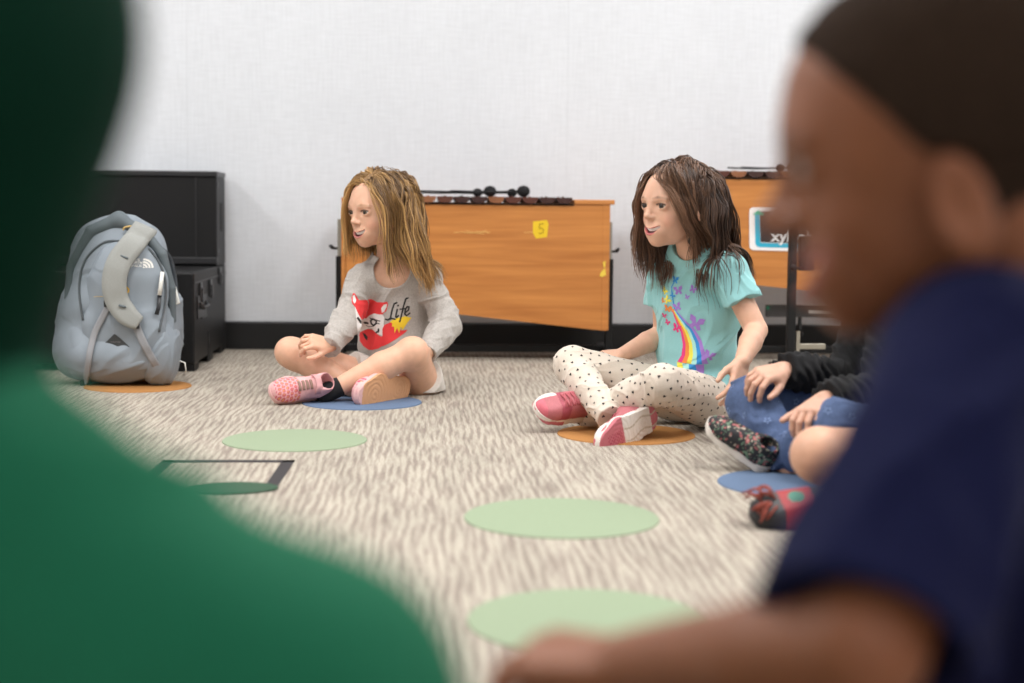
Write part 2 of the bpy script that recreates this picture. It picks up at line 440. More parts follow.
def shoe(heel, fwd, up, L, right, parent, m_up, m_sole, colf=None, solf=None, vs=.0022, name='shoe', lace=None, m_lace=None, high=1.0):
    """heel: point under the heel on the outsole; returns ankle point and frame"""
    f = nrm(fwd); u = nrm(up - f * (np.asarray(up) @ f)); l = np.cross(u, f)   # l = wearer's left of the shoe
    Rm = np.stack([f, l, u], 1); s = L / .19; med = 1 if right else -1          # medial side sign along l
    W = lambda x, y, z: np.asarray(heel) + Rm @ (V(x, y * med, z) * s)
    foot = [(.028, 0, .027), (.075, .003, .028), (.118, .006, .034), (.150, .002, .030)]
    def footprint(p):
        q = ((p - heel) @ Rm / s).astype(np.float32); q[:, 1] *= med; d = np.full(len(p), 1.0, np.float32); xy = q[:, :2]
        for i in range(3):
            a = np.array(foot[i][:2], np.float32); b = np.array(foot[i + 1][:2], np.float32); ab = b - a; t = np.clip((xy - a) @ ab / (ab @ ab), 0, 1)
            d = smin(d, np.linalg.norm(xy - a - t[:, None] * ab, axis=1) - (foot[i][2] + (foot[i + 1][2] - foot[i][2]) * t), .012)
        return q, d
    def fsole(p):
        q, d = footprint(p); d = d - .002 - .0015 * np.cos(q[:, 2] * 200); lift = np.clip(q[:, 0] - .13, 0, 1) ** 2 * 4
        z0 = lift; z1 = .019 + lift * .6 + .004 * np.clip(1 - q[:, 0] / .08, 0, 1)
        dz = np.maximum(z0 - q[:, 2], q[:, 2] - z1)
        return np.maximum(d, dz) * s
    def tread(p):
        q, d = footprint(p); bot = np.clip(1 - np.abs(q[:, 2] - np.clip(q[:, 0] - .13, 0, 1) ** 2 * 4) / .003, 0, 1)
        r = np.hypot(q[:, 0] - .135, q[:, 1]); r2 = np.hypot(q[:, 0] - .045, q[:, 1])
        return (.0013 * bot * (np.sin(np.minimum(r, r2 * 1.1) * 620 + 2 * vnoise(p, 60)) > .55) + .0016 * bot * (np.abs(q[:, 0] - .088) < .004)).astype(np.float32) * s
    lo = np.min([W(x, y, z) for x in (-.01, .2) for y in (-.05, .05) for z in (-.005, .04)], 0); hi = np.max([W(x, y, z) for x in (-.01, .2) for y in (-.05, .05) for z in (-.005, .04)], 0)
    gs = Sdf(); gs.put((fsole, lo, hi), .002); gs.disp(tread)
    gu = Sdf()
    gu.ell(W(.036, 0, .034), V(.037, .0285, .046) * s, Rm, .012); gu.ell(W(.085, .002, .026), V(.055, .031, .036) * s, Rm, .016)
    gu.ell(W(.133, .003, .021), V(.048, .0345, .028) * s, Rm, .016); gu.cone(W(.048, 0, .04), W(.040, 0, .068 * high), .027 * s, .025 * s, .014)
    gu.cut(W(0, 0, .015), -u, .002); gu.cut(W(.03, 0, .074 * high), u * .95 - f * .25 * -1, .003)
    gu.cone(W(.036, 0, .05), W(.030, 0, .11), .0205 * s, .023 * s, .003, 's')
    gu.disp(lambda p: (.0006 * vnoise(p, 90)).astype(np.float32))
    v, q = gu.mesh(vs); q_l = (v - heel) @ Rm / s; q_l[:, 1] *= med
    o = npmesh(name, v, q, m_up, parent, None if colf is None else colf(q_l))
    v, q = gs.mesh(vs); q_l = (v - heel) @ Rm / s; q_l[:, 1] *= med
    npmesh('sole', v, q, m_sole, o, None if solf is None else solf(q_l))
    if lace is not None:
        mb = MB()
        def top(x, y):
            z = .11
            while z > .01:
                if gu(W(x, y, z)[None])[0] < .0008: break
                z -= .0012
            return W(x, y, z)
        if lace == 'lace':
            for i in range(5):
                x = .068 + i * .0115; a = top(x, -.016); b = top(x + .007, .016); c = top(x + .007, -.016); d2 = top(x, .016)
                for (p0, p1) in ((a, b), (d2, c)):
                    m = (p0 + p1) / 2 + u * .004 * s; mb.tube([p0 - u * .003 * s, p0 + u * .001, m, p1 + u * .001, p1 - u * .003 * s], .0021 * s, 6)
            for sg in (-1, 1): mb.tube([top(.062, 0) + u * .003, top(.058, sg * .014) + u * .009, top(.066, sg * .024) + u * .004, top(.074, sg * .016) + u * .005, top(.066, 0) + u * .004], .0018 * s, 6)
            mb.build('laces', m_lace, o, smooth=True, world=True)
        elif lace == 'bars':
            for i in range(4):
                x = .078 + i * .011; pts = [top(x, y) + u * .0015 * s for y in np.linspace(-.013, .013, 6)]
                mb.ribbon(pts, u, .0034 * s, .0012 * s)
            mb.build('laces', m_lace, o, smooth=True, world=True)
            mb = MB(); pts = [top(.062, y) + u * .002 * s for y in np.linspace(-.026, .026, 10)]; mb.ribbon(pts, u, .009 * s, .0016 * s)
            mb.build('strap', mat('pale_pink_strap', hexc(214, 160, 160), .7), o, smooth=True, world=True)
            for me in (bpy.data.objects[-1:] if False else []): pass
        elif lace == 'fringe':
            for i in range(16):
                y = random.uniform(-.02, .02); x = random.uniform(.145, .172); a = top(x, y); pts = [a]
                dd = nrm(f * random.uniform(.1, .8) + l * y * 40 + u * .25)
                for k in range(5): pts.append(pts[-1] + dd * .006 * s); dd = nrm(dd - u * .45 + f * .1)
                mb.tube(pts, .0018 * s, 5)
            mb.build('laces', m_lace, o, smooth=True, world=True)
    return W(.036, 0, .062), Rm

# ------------------------------------------------------------------ hair made of locks
def hair_locks(name, head, roots, dir0, obst, steps, step, grav, wave, thick, rad, base_col, hi_col, mat_, parent, layer, seedoff=0, curl=0.0, stop=None, jitter=.25, lens=None, drift=None, damp=.55):
    n = len(roots); p = roots.astype(float).copy(); d = dir0.astype(float).copy(); path = [p.copy()]
    g = V(0, 0, -1); lay = layer; ph = rng.random(n) * 6.28; L = np.ones(n, int) * steps if lens is None else lens
    e = .002
    for i in range(steps):
        w = np.stack([vnoise(p, 28, 3.1 + seedoff), vnoise(p, 28, 7.7 + seedoff), vnoise(p, 28, 12.3 + seedoff)], 1) * wave
        per = np.stack([vnoise(p * .3 + roots * 60, 6, k * 5.5) for k in range(3)], 1) * jitter * (.35 if i > 3 else .05)
        d = d * damp + g * grav * (1 if i > 2 else .4) + w + per
        if drift is not None: d = d + drift(i, p)
        d /= np.linalg.norm(d, axis=1)[:, None] + 1e-9
        q = p + d * step
        for it in range(3):
            s0 = obst(q); m = s0 < lay
            if not m.any(): break
            qq = q[m]; gr = np.stack([obst(qq + V(e, 0, 0)) - s0[m], obst(qq + V(0, e, 0)) - s0[m], obst(qq + V(0, 0, e)) - s0[m]], 1)
            gr = gr / (np.linalg.norm(gr, axis=1)[:, None] + 1e-9); q[m] = qq + gr * np.minimum((lay[m] - s0[m]) * (.5 if i < 3 else 1), .012)[:, None]
        d = (q - p) / (np.linalg.norm(q - p, axis=1)[:, None] + 1e-9); p = q; path.append(p.copy())
    path = np.stack(path, 1); K = 4; m = path.shape[1]
    tg = np.gradient(path, axis=1); tg /= np.linalg.norm(tg, axis=2)[:, :, None] + 1e-9
    up = np.cross(tg, V(.3, .2, 1)); up /= np.linalg.norm(up, axis=2)[:, :, None] + 1e-9; wv = np.cross(tg, up)
    qh = (path - head.o) @ head.R / head.sc; bad = ((qh[:, :, 0] > .045) & (np.abs(qh[:, :, 1] - .002) < .041) & (qh[:, :, 2] < .052) & (qh[:, :, 2] > -.12)).any(1) | (qh[:, :, 2] > .1175).any(1) | (np.abs(qh[:, :, 1]) > .145).any(1)
    t = np.arange(m)[None, :] / np.maximum(L[:, None], 1); keep = t <= 1.0
    r = rad * (rng.random(n)[:, None] * .7 + .6) * np.clip(np.minimum(.35 + t * 5, (1.03 - t) * 2.6 + .15), .12, 1)
    
    ang = (2 * np.pi * np.arange(K) / K)[None, None, :, None]
    vs = path[:, :, None, :] + (up[:, :, None, :] * np.cos(ang) * 1.0 + wv[:, :, None, :] * np.sin(ang) * .8) * r[:, :, None, None]
    idx = (np.arange(n)[:, None, None] * m + np.arange(m - 1)[None, :, None]) * K; k = np.arange(K)[None, None, :]; k2 = (k + 1) % K
    fs = np.stack([idx + k, idx + k2, idx + K + k2, idx + K + k], -1); ok = keep[:, 1:] & ~bad[:, None]
    fs = fs[np.broadcast_to(ok[:, :, None], fs.shape[:3])]
    cr = np.clip(.42 + 1.1 * vnoise(roots, 75, 2.2) + .22 * rng.normal(0, 1, n), 0, 1); tone = (.80 + .35 * rng.random(n))
    c = (np.array(base_col)[None] * (1 - cr[:, None]) + np.array(hi_col)[None] * cr[:, None]) * tone[:, None]
    c = c[:, None, None, :] * (.80 + .45 * (t[:, :, None, None])) + 0 * vs
    vs = vs.reshape(-1, 3); c = c.reshape(-1, 3)
    used = np.zeros(len(vs), bool); used[fs.ravel()] = True; re = np.cumsum(used) - 1
    return npmesh(name, vs[used], re[fs], mat_, parent, c[used])

# ------------------------------------------------------------------ prints draped over cloth
def drape(name, target, org, ux, uy, nn, w, h, step, colf, mats_, parent, off=.0008):
    """colf(x,y in metres arrays)->(mask, rgb); the sheet follows the target surface"""
    me = target.data; mw = target.matrix_world
    tr = V(0, 0, 0); pp = target
    while pp is not None: tr = tr + np.array(pp.location); pp = pp.parent
    vs = np.empty(len(me.vertices) * 3, np.float32); me.vertices.foreach_get('co', vs); vs = vs.reshape(-1, 3) + tr
    C = np.asarray(org); rad = math.hypot(w, h) * .75
    nv = len(me.loops); lv = np.empty(nv, np.int32); me.loops.foreach_get('vertex_index', lv); lv = lv.reshape(-1, 4)
    cen = vs[lv].mean(1); sel = np.linalg.norm(cen - (C + ux * 0 + uy * 0), axis=1) < rad + .05
    lv = lv[sel]; us, inv = np.unique(lv, return_inverse=True); inv = inv.reshape(lv.shape)
    bv = BVHTree.FromPolygons([tuple(map(float, x)) for x in vs[us]], inv.tolist())
    nx = int(w / step) + 1; ny = int(h / step) + 1
    X, Y = np.meshgrid(np.linspace(-w / 2, w / 2, nx), np.linspace(-h / 2, h / 2, ny), indexing='ij')
    xf = (X[:-1, :-1] + step / 2).ravel(); yf = (Y[:-1, :-1] + step / 2).ravel(); msk, cc = colf(xf, yf)
    ids = np.arange(nx * ny).reshape(nx, ny)
    fs = np.stack([ids[:-1, :-1], ids[1:, :-1], ids[1:, 1:], ids[:-1, 1:]], -1).reshape(-1, 4)[msk]; cf = cc[msk]
    us2, inv2 = np.unique(fs, return_inverse=True); fs = inv2.reshape(fs.shape); xs = X.ravel()[us2]; ys = Y.ravel()[us2]
    out = np.zeros((len(us2), 3)); good = np.zeros(len(us2), bool); d = Vector(tuple(-nn))
    for i in range(len(us2)):
        o = C + ux * xs[i] + uy * ys[i] + nn * .12; hit = bv.ray_cast(Vector(tuple(o)), d, .24)
        if hit[0] is not None: out[i] = np.array(hit[0]) + nn * off; good[i] = True
    ok = good[fs].all(1)
    # drop faces that span a jump
    q = out[fs]; ok &= (np.linalg.norm(q[:, 0] - q[:, 2], axis=1) < step * 9)
    fs = fs[ok]; cf = cf[ok]
    # per face colours need own vertices
    v4 = out[fs].reshape(-1, 3); c4 = np.repeat(cf, 4, axis=0)
    return npmesh(name, v4, np.arange(len(v4)).reshape(-1, 4), mats_, parent, c4)
def poly_mask(x, y, poly):
    m = np.zeros(len(x), bool); n = len(poly)
    for i in range(n):
        x0, y0 = poly[i]; x1, y1 = poly[(i + 1) % n]
        c = ((y0 > y) != (y1 > y)) & (x < (x1 - x0) * (y - y0) / ((y1 - y0) if abs(y1 - y0) > 1e-9 else 1e-9) + x0); m ^= c
    return m
def line_mask(x, y, pts, w):
    m = np.zeros(len(x), bool)
    for i in range(len(pts) - 1):
        a = np.array(pts[i][:2], float); b = np.array(pts[i + 1][:2], float); ab = b - a; L = max(ab @ ab, 1e-12)
        t = np.clip(((x - a[0]) * ab[0] + (y - a[1]) * ab[1]) / L, 0, 1); ww = w if np.isscalar(w) else w[i] + (w[i + 1] - w[i]) * t
        m |= np.hypot(x - a[0] - t * ab[0], y - a[1] - t * ab[1]) < ww
    return m

def make_hair(F, H, body_ob, part, n, steps, step, longer, base, hi, facey=0.0, rad=.0017, wave=.30, lay0=.0035, layr=.013, yr=.045, capc=(.22, .12, .045), backlen=0, lenr=6, front=.45, keep_c=(.085, 0, -.035), keep_r=(.05, .045, .085), drift=None, rootk=None):
    th = rng.random(n) * 2 * np.pi; zz = rng.random(n) * 1.15 - .15; rr = np.sqrt(np.clip(1 - zz * zz, 0, 1))
    u = np.stack([rr * np.cos(th), rr * np.sin(th), zz], 1)
    keep = (u[:, 0] < .50) | (u[:, 2] > .58); keep &= ~((u[:, 0] > .10) & (u[:, 2] < front)); u = u[keep]
    loc = V(-.012, 0, .030) + u * V(.088, .071, .070)
    side = np.sign(loc[:, 1] - part + rng.normal(0, .002, len(loc))); d = np.stack([np.where(loc[:, 0] > .02, .05, -.35), side * 1.0, np.full(len(loc), -.05)], 1)
    back = u[:, 0] < -.3; d[back] = d[back] * .4 + np.array([-.8, 0, 0]); d /= np.linalg.norm(d, axis=1)[:, None]
    roots = H.o + (loc * H.sc) @ H.R.T; dw = d @ H.R.T
    ob = Sdf(); ob.grp(H.core(), .004)
    ob.ell(H.W(.05, 0, -.03), V(.035, .060, .07), H.R, .02)
    ob.ell(H.W(*keep_c), V(*keep_r), H.R, .01); body_ob(ob)
    lay = lay0 + layr * rng.random(len(loc)) ** 1.3
    lens = (longer[0] + lenr * rng.random(len(loc)) + np.where(loc[:, 1] > part, longer[1], longer[2]) + np.where(back, backlen, 0)).astype(int); lens = np.minimum(lens, steps)
    hair_locks('hair', H, roots, dw, ob, steps, step, .62, wave, .002, rad, base, hi, M_HAIR, F.t, lay, lens=lens, jitter=.22, drift=None if drift is None else (lambda i, p: drift(i, p, loc, H)))
    cap = Sdf(); cap.ell(H.W(-.014, 0, .030), V(.0915, .0745, .0735) * H.sc, H.R, .01)
    cap.cut(H.W(.050, 0, .055), H.R @ nrm(V(1, 0, -.15)), .006); cap.put(f_box(H.W(.06, 0, -.02), V(.048, .2, .062), .01, H.R), .008, 's')
    cap.ell(H.W(-.050, 0, -.035), V(.042, .062, .075), H.R, .02)
    v, q = cap.mesh(.0025); npmesh('hair_base', v, q, mat('hair_underlayer', (*capc, 1), .5, noise=.3, nscale=220, stretch=(1, 1, .1)), F.t)
LAMP = 27; EXPO = 0.30
WHO = ['g1','g2','k3','k4','boy','green','bag','xyl','case']
# ------------------------------------------------------------------ materials
M_EYE = mat('eye_gloss', attr='Col', rough=.12)
M_TEETH = mat('tooth_enamel', (.88, .86, .80, 1), .3)
M_SKIN = mat('skin_fair', attr='Col', rough=.52, sss=.12, noise=.05, nscale=60)
M_SKIN_D = mat('skin_brown', attr='Col', rough=.5, sss=.04, noise=.06, nscale=50, spec=.35)
M_BLACK = mat('black_powdercoat', hexc(18, 18, 19), .5, spec=.3, bump=.1, bscale=900)
M_ALU = mat('brushed_metal', hexc(170, 168, 158), .35, metal=.8)
M_HAIR = mat('hair', attr='Col', rough=.38, spec=.55)

# ------------------------------------------------------------------ room shell
def carpet_mat():
    m = bpy.data.materials.new('loop_carpet'); m.use_nodes = True; nt = m.node_tree; N = nt.nodes; L = nt.links; b = N['Principled BSDF']
    b.inputs['Roughness'].default_value = .95; b.inputs['Specular IOR Level'].default_value = .1
    tc = N.new('ShaderNodeTexCoord')
    def noise(scale, st, det=2, vec=None):
        mp = N.new('ShaderNodeMapping'); mp.inputs['Scale'].default_value = st; L.new(vec or tc.outputs['Object'], mp.inputs['Vector'])
        t = N.new('ShaderNodeTexNoise'); t.inputs['Scale'].default_value = scale; t.inputs['Detail'].default_value = det
        L.new(mp.outputs['Vector'], t.inputs['Vector']); return t
    # wander of the rows
    w = noise(1, (6, 7, 1), 2); s = N.new('ShaderNodeVectorMath'); s.operation = 'MULTIPLY_ADD'
    L.new(w.outputs['Color'], s.inputs[0]); s.inputs[1].default_value = (.010, 0, 0); L.new(tc.outputs['Object'], s.inputs[2])
    a = noise(1, (130, 7, 1), 3, s.outputs[0]); ra = N.new('ShaderNodeValToRGB')
    sx = N.new('ShaderNodeSeparateXYZ'); L.new(tc.outputs['Object'], sx.inputs[0]); w2 = noise(1, (9, 5, 1), 3)
    m1 = N.new('ShaderNodeMath'); m1.operation = 'MULTIPLY'; m1.inputs[1].default_value = 2 * math.pi / .0150; L.new(sx.outputs['X'], m1.inputs[0])
    m2 = N.new('ShaderNodeMath'); m2.operation = 'MULTIPLY_ADD'; m2.inputs[1].default_value = 15; L.new(w2.outputs['Fac'], m2.inputs[0]); L.new(m1.outputs[0], m2.inputs[2])
    m3 = N.new('ShaderNodeMath'); m3.operation = 'SINE'; L.new(m2.outputs[0], m3.inputs[0])
    m4 = N.new('ShaderNodeMath'); m4.operation = 'MULTIPLY_ADD'; m4.inputs[1].default_value = .085; L.new(m3.outputs[0], m4.inputs[0]); L.new(a.outputs['Fac'], m4.inputs[2]); L.new(m4.outputs[0], ra.inputs[0])
    ra.color_ramp.elements[0].position = .36; ra.color_ramp.elements[1].position = .60
    ra.color_ramp.elements[0].color = hexc(146, 135, 125); ra.color_ramp.elements[1].color = hexc(180, 172, 158)
    f = noise(1, (330, 170, 1), 2, s.outputs[0]); rf = N.new('ShaderNodeMapRange'); L.new(f.outputs['Fac'], rf.inputs[0])
    rf.inputs[1].default_value = .3; rf.inputs[2].default_value = .7; rf.inputs[3].default_value = .66; rf.inputs[4].default_value = 1.26
    c = noise(1, (14, 4, 1), 2); rc = N.new('ShaderNodeMapRange'); L.new(c.outputs['Fac'], rc.inputs[0])
    rc.inputs[1].default_value = .3; rc.inputs[2].default_value = .7; rc.inputs[3].default_value = .90; rc.inputs[4].default_value = 1.08
    mu = N.new('ShaderNodeMath'); mu.operation = 'MULTIPLY'; L.new(rf.outputs[0], mu.inputs[0]); L.new(rc.outputs[0], mu.inputs[1])
    x = N.new('ShaderNodeVectorMath'); x.operation = 'SCALE'; L.new(ra.outputs[0], x.inputs[0]); L.new(mu.outputs[0], x.inputs['Scale'])
    L.new(x.outputs[0], b.inputs['Base Color'])
    bp = N.new('ShaderNodeBump'); bp.inputs['Strength'].default_value = .6; bp.inputs['Distance'].default_value = .003
    L.new(f.outputs['Fac'], bp.inputs['Height']); L.new(bp.outputs['Normal'], b.inputs['Normal'])
    return m
def wall_mat():
    m = bpy.data.materials.new('woven_wallcovering'); m.use_nodes = True; nt = m.node_tree; N = nt.nodes; L = nt.links; b = N['Principled BSDF']
    b.inputs['Roughness'].default_value = .8; b.inputs['Specular IOR Level'].default_value = .2
    tc = N.new('ShaderNodeTexCoord'); outs = []
    for st in ((16, 1, 130), (150, 1, 9), (3, 1, 2)):
        mp = N.new('ShaderNodeMapping'); mp.inputs['Scale'].default_value = st; L.new(tc.outputs['Object'], mp.inputs['Vector'])
        t = N.new('ShaderNodeTexNoise'); t.inputs['Scale'].default_value = 1; t.inputs['Detail'].default_value = 2; L.new(mp.outputs['Vector'], t.inputs['Vector'])
        r = N.new('ShaderNodeMapRange'); L.new(t.outputs['Fac'], r.inputs[0]); r.inputs[1].default_value = .3; r.inputs[2].default_value = .7
        r.inputs[3].default_value = .968 if st[0] != 3 else .975; r.inputs[4].default_value = 1.032 if st[0] != 3 else 1.025; outs.append(r)
    # panel seams of the wallcovering
    sx = N.new('ShaderNodeSeparateXYZ'); L.new(tc.outputs['Object'], sx.inputs[0])
    md = N.new('ShaderNodeMath'); md.operation = 'PINGPONG'; md.inputs[1].default_value = .66; ad = N.new('ShaderNodeMath'); ad.operation = 'ADD'; ad.inputs[1].default_value = .135
    L.new(sx.outputs['X'], ad.inputs[0]); L.new(ad.outputs[0], md.inputs[0])
    lt = N.new('ShaderNodeMapRange'); L.new(md.outputs[0], lt.inputs[0]); lt.inputs[1].default_value = .001; lt.inputs[2].default_value = .004; lt.inputs[3].default_value = .95; lt.inputs[4].default_value = 1
    cur = lt.outputs[0]
    for r in outs:
        k = N.new('ShaderNodeMath'); k.operation = 'MULTIPLY'; L.new(cur, k.inputs[0]); L.new(r.outputs[0], k.inputs[1]); cur = k.outputs[0]
    x = N.new('ShaderNodeVectorMath'); x.operation = 'SCALE'; x.inputs[0].default_value = (.70, .725, .76); L.new(cur, x.inputs['Scale'])
    L.new(x.outputs[0], b.inputs['Base Color']); return m
M_PAINT = mat('wall_paint', (.72, .72, .73, 1), .85, noise=.02, nscale=20)
M_CEIL = mat('ceiling_tile', (.8, .8, .8, 1), .9, noise=.04, nscale=90)
X0, X1, Y0, ZC = -3.4, 4.2, -7.2, 2.75
def shell(name, lo, hi, m, sub=False):
    mb = MB(); mb.box(lo, hi); o = mb.build(name, m, loc=RO, rz=TH); o['kind'] = 'structure'; return o
shell('floor', (X0, Y0, -.06), (X1, 0, 0), carpet_mat())
shell('wall_back', (X0, 0, -.06), (X1, .1, ZC), wall_mat())
shell('wall_left', (X0 - .1, Y0, -.06), (X0, .1, ZC), M_PAINT)
shell('wall_right', (X1, Y0, -.06), (X1 + .1, .1, ZC), M_PAINT)
shell('wall_front', (X0, Y0 - .1, -.06), (X1, Y0, ZC), M_PAINT)
shell('ceiling', (X0, Y0, ZC), (X1, 0, ZC + .08), M_CEIL)
mb = MB(); mb.prism([(-.012, .0), (0, 0), (0, .098), (-.007, .098), (-.012, .092)], X0, X1, axis=0)
o = mb.build('baseboard_back', mat('black_rubber_base', hexc(13, 13, 14), .5, noise=.05, nscale=30), loc=RO, rz=TH); o['kind'] = 'structure'

# ------------------------------------------------------------------ lights: rows of ceiling troffers and soft room light
def area(x, y, z, sx, sy, e, col=(1, .99, .985)):
    l = bpy.data.lights.new('ceiling_lamp', 'AREA'); l.shape = 'RECTANGLE'; l.size = sx; l.size_y = sy; l.energy = e; l.color = col
    o = bpy.data.objects.new('ceiling_lamp', l); o.location = tuple(R(x, y, z)); o.rotation_euler = (0, 0, TH); COL.objects.link(o); return o
for x in (-2.2, -.2, 1.8, 3.4):
    for y, k in ((-.95, .40), (-2.9, 1.45), (-6.2, .38)): area(x, y, ZC - .03, .60, 1.2, LAMP * k)
w = bpy.data.worlds.new('world'); w.use_nodes = True; w.node_tree.nodes['Background'].inputs[0].default_value = (.9, .95, 1, 1); w.node_tree.nodes['Background'].inputs[1].default_value = .3
SC.world = w
SC.view_settings.view_transform = 'Standard'; SC.view_settings.look = 'None'; SC.view_settings.exposure = EXPO; SC.view_settings.gamma = 1

# ------------------------------------------------------------------ carpet spots
def felt(name, c): return mat(name, c, .95, noise=.10, nscale=420, bump=.5, bscale=600, spec=.1)
F_GREEN = felt('pale_green_felt', hexc(146, 160, 134)); F_ORANGE = felt('orange_felt', hexc(174, 124, 74)); F_BLUE = felt('blue_felt', hexc(100, 118, 144)); F_DGREEN = felt('dark_green_felt', hexc(66, 88, 72))
def spot(u, v, m, label, cat='carpet spot', r=.153, ry=None, h=.0022, z=0, group=None):
    c = G(u, v); mb = MB(); n = 64; ry = ry or r; poly = []
    vs = []; fs = []
    for k in range(n):
        a = 2 * math.pi * k / n; vs.append((r * math.cos(a), ry * math.sin(a), 0))
    for k in range(n):
        a = 2 * math.pi * k / n; vs.append(((r - .001) * math.cos(a), (ry - .001) * math.sin(a), h))
    vs.append((0, 0, h)); fs = [[k, (k + 1) % n, (k + 1) % n + n, k + n] for k in range(n)] + [[k + n, (k + 1) % n + n, 2 * n] for k in range(n)]
    mb.add(vs, fs); o = mb.build('carpet_spot', m, loc=(c[0], c[1], z), rz=TH); return tag(o, label, cat, group)
spot(295, 440.5, F_GREEN, 'pale green round carpet spot beside the black tape outline, in front of the blonde girl', group='round spots on the carpet')
spot(561.5, 518, F_GREEN, 'pale green round carpet spot alone in the middle of the carpet', r=.157, group='round spots on the carpet')
spot(588, 621, F_GREEN, 'pale green round carpet spot nearest the camera, partly behind the forearm', r=.146, group='round spots on the carpet')
spot(362, 402.5, F_BLUE, 'blue round carpet spot under the blonde girl in grey', group='round spots on the carpet')
spot(626, 434.5, F_ORANGE, 'orange round carpet spot under the girl in polka dot leggings', group='round spots on the carpet')
spot(138, 386.5, F_ORANGE, 'orange round carpet spot under the grey backpack', r=.145, group='round spots on the carpet')
spot(800, 484, F_BLUE, 'blue round carpet spot under the child in star jeans', r=.15, group='round spots on the carpet')
# black tape rectangle on the carpet
tl, tr = G(163, 460.2), G(295, 460.6); br = G(274.5, 491.5)
ex = nrm(tr - tl); w_ = np.linalg.norm(tr - tl); ey = EY * np.linalg.norm(br - tr)
bl = br - (tr - tl); t = .0235
mb = MB()
for (a, b, c, d) in ((tl, tr, tr - nrm(EY) * t, tl - nrm(EY) * t), (tr - ex * t, tr, br, br - ex * t), (tl, tl + ex * t, bl + ex * t, bl), (bl + nrm(EY) * t, br + nrm(EY) * t, br, bl)):
    q = [V(p[0], p[1], 0) for p in (a, b, c, d)]
    mb.add([p for p in q] + [p + V(0, 0, .0012) for p in q], [[0, 1, 2, 3], [4, 5, 6, 7], [0, 1, 5, 4], [1, 2, 6, 5], [2, 3, 7, 6], [3, 0, 4, 7]])
tag(mb.build('tape_outline', mat('black_tape', hexc(40, 36, 38), .7, noise=.1, nscale=300)), 'black tape rectangle stuck on the carpet at left', 'floor tape')
spot(232, 488.8, F_DGREEN, 'small dark green oval spot on the near edge of the tape rectangle', r=.081, ry=.052, h=.0022, z=.0012, group=None)
# ------------------------------------------------------------------ seated figures
class Figure:
    def __init__(s, label, base, skin, vs=.002):
        s.t = thing('person', label, 'person', (base[0], base[1], 0)); s.body = Sdf(); s.vs = vs; s.skin = skin
    def finish(s, head, skin, lip, brow, m, blush=.35, extra=None):
        v, q = s.body.mesh(s.vs); c = head.colors(v, skin, lip, brow, blush)
        if extra is not None: c = extra(v, c)
        s.b = npmesh('body', v, q, m, s.t, c); return s.b
def torso(g, pel, che, nek, SL, SR, HL, HR, w=1.0, off=0.0, k=.03, dep=1.0):
    lat = nrm(SL - SR); up = nrm(nek - pel); fr = nrm(np.cross(up, lat)); fr = -fr if False else fr
    lat = np.cross(up, -fr) if False else nrm(lat - up * (lat @ up)); B = np.stack([lat, nrm(np.cross(up, lat)), up], 1)
    hl = nrm(HL - HR); Bh = np.stack([hl, nrm(np.cross(V(0, 0, 1), hl)), V(0, 0, 1)], 1)
    o = off
    g.ell(pel, V(.098 * w + o, .074 * dep + o, .070 + o), Bh, k)
    mid = pel * .5 + che * .5
    g.ell(mid, V(.084 * w + o, .064 * dep + o, .085 + o), B, k)
    g.ell(che, V(.092 * w + o, .062 * dep + o, .085 + o), B, k)
    g.cone(SL, SR, .031 + o, .031 + o, .03)
    m = (SL + SR) / 2
    g.cone(nek + up * .012, SL * .75 + m * .25, .026 + o, .026 + o, .02); g.cone(nek + up * .012, SR * .75 + m * .25, .026 + o, .026 + o, .02)
    return B
SKIN1 = (.72, .42, .285); LIP1 = (.58, .20, .18)
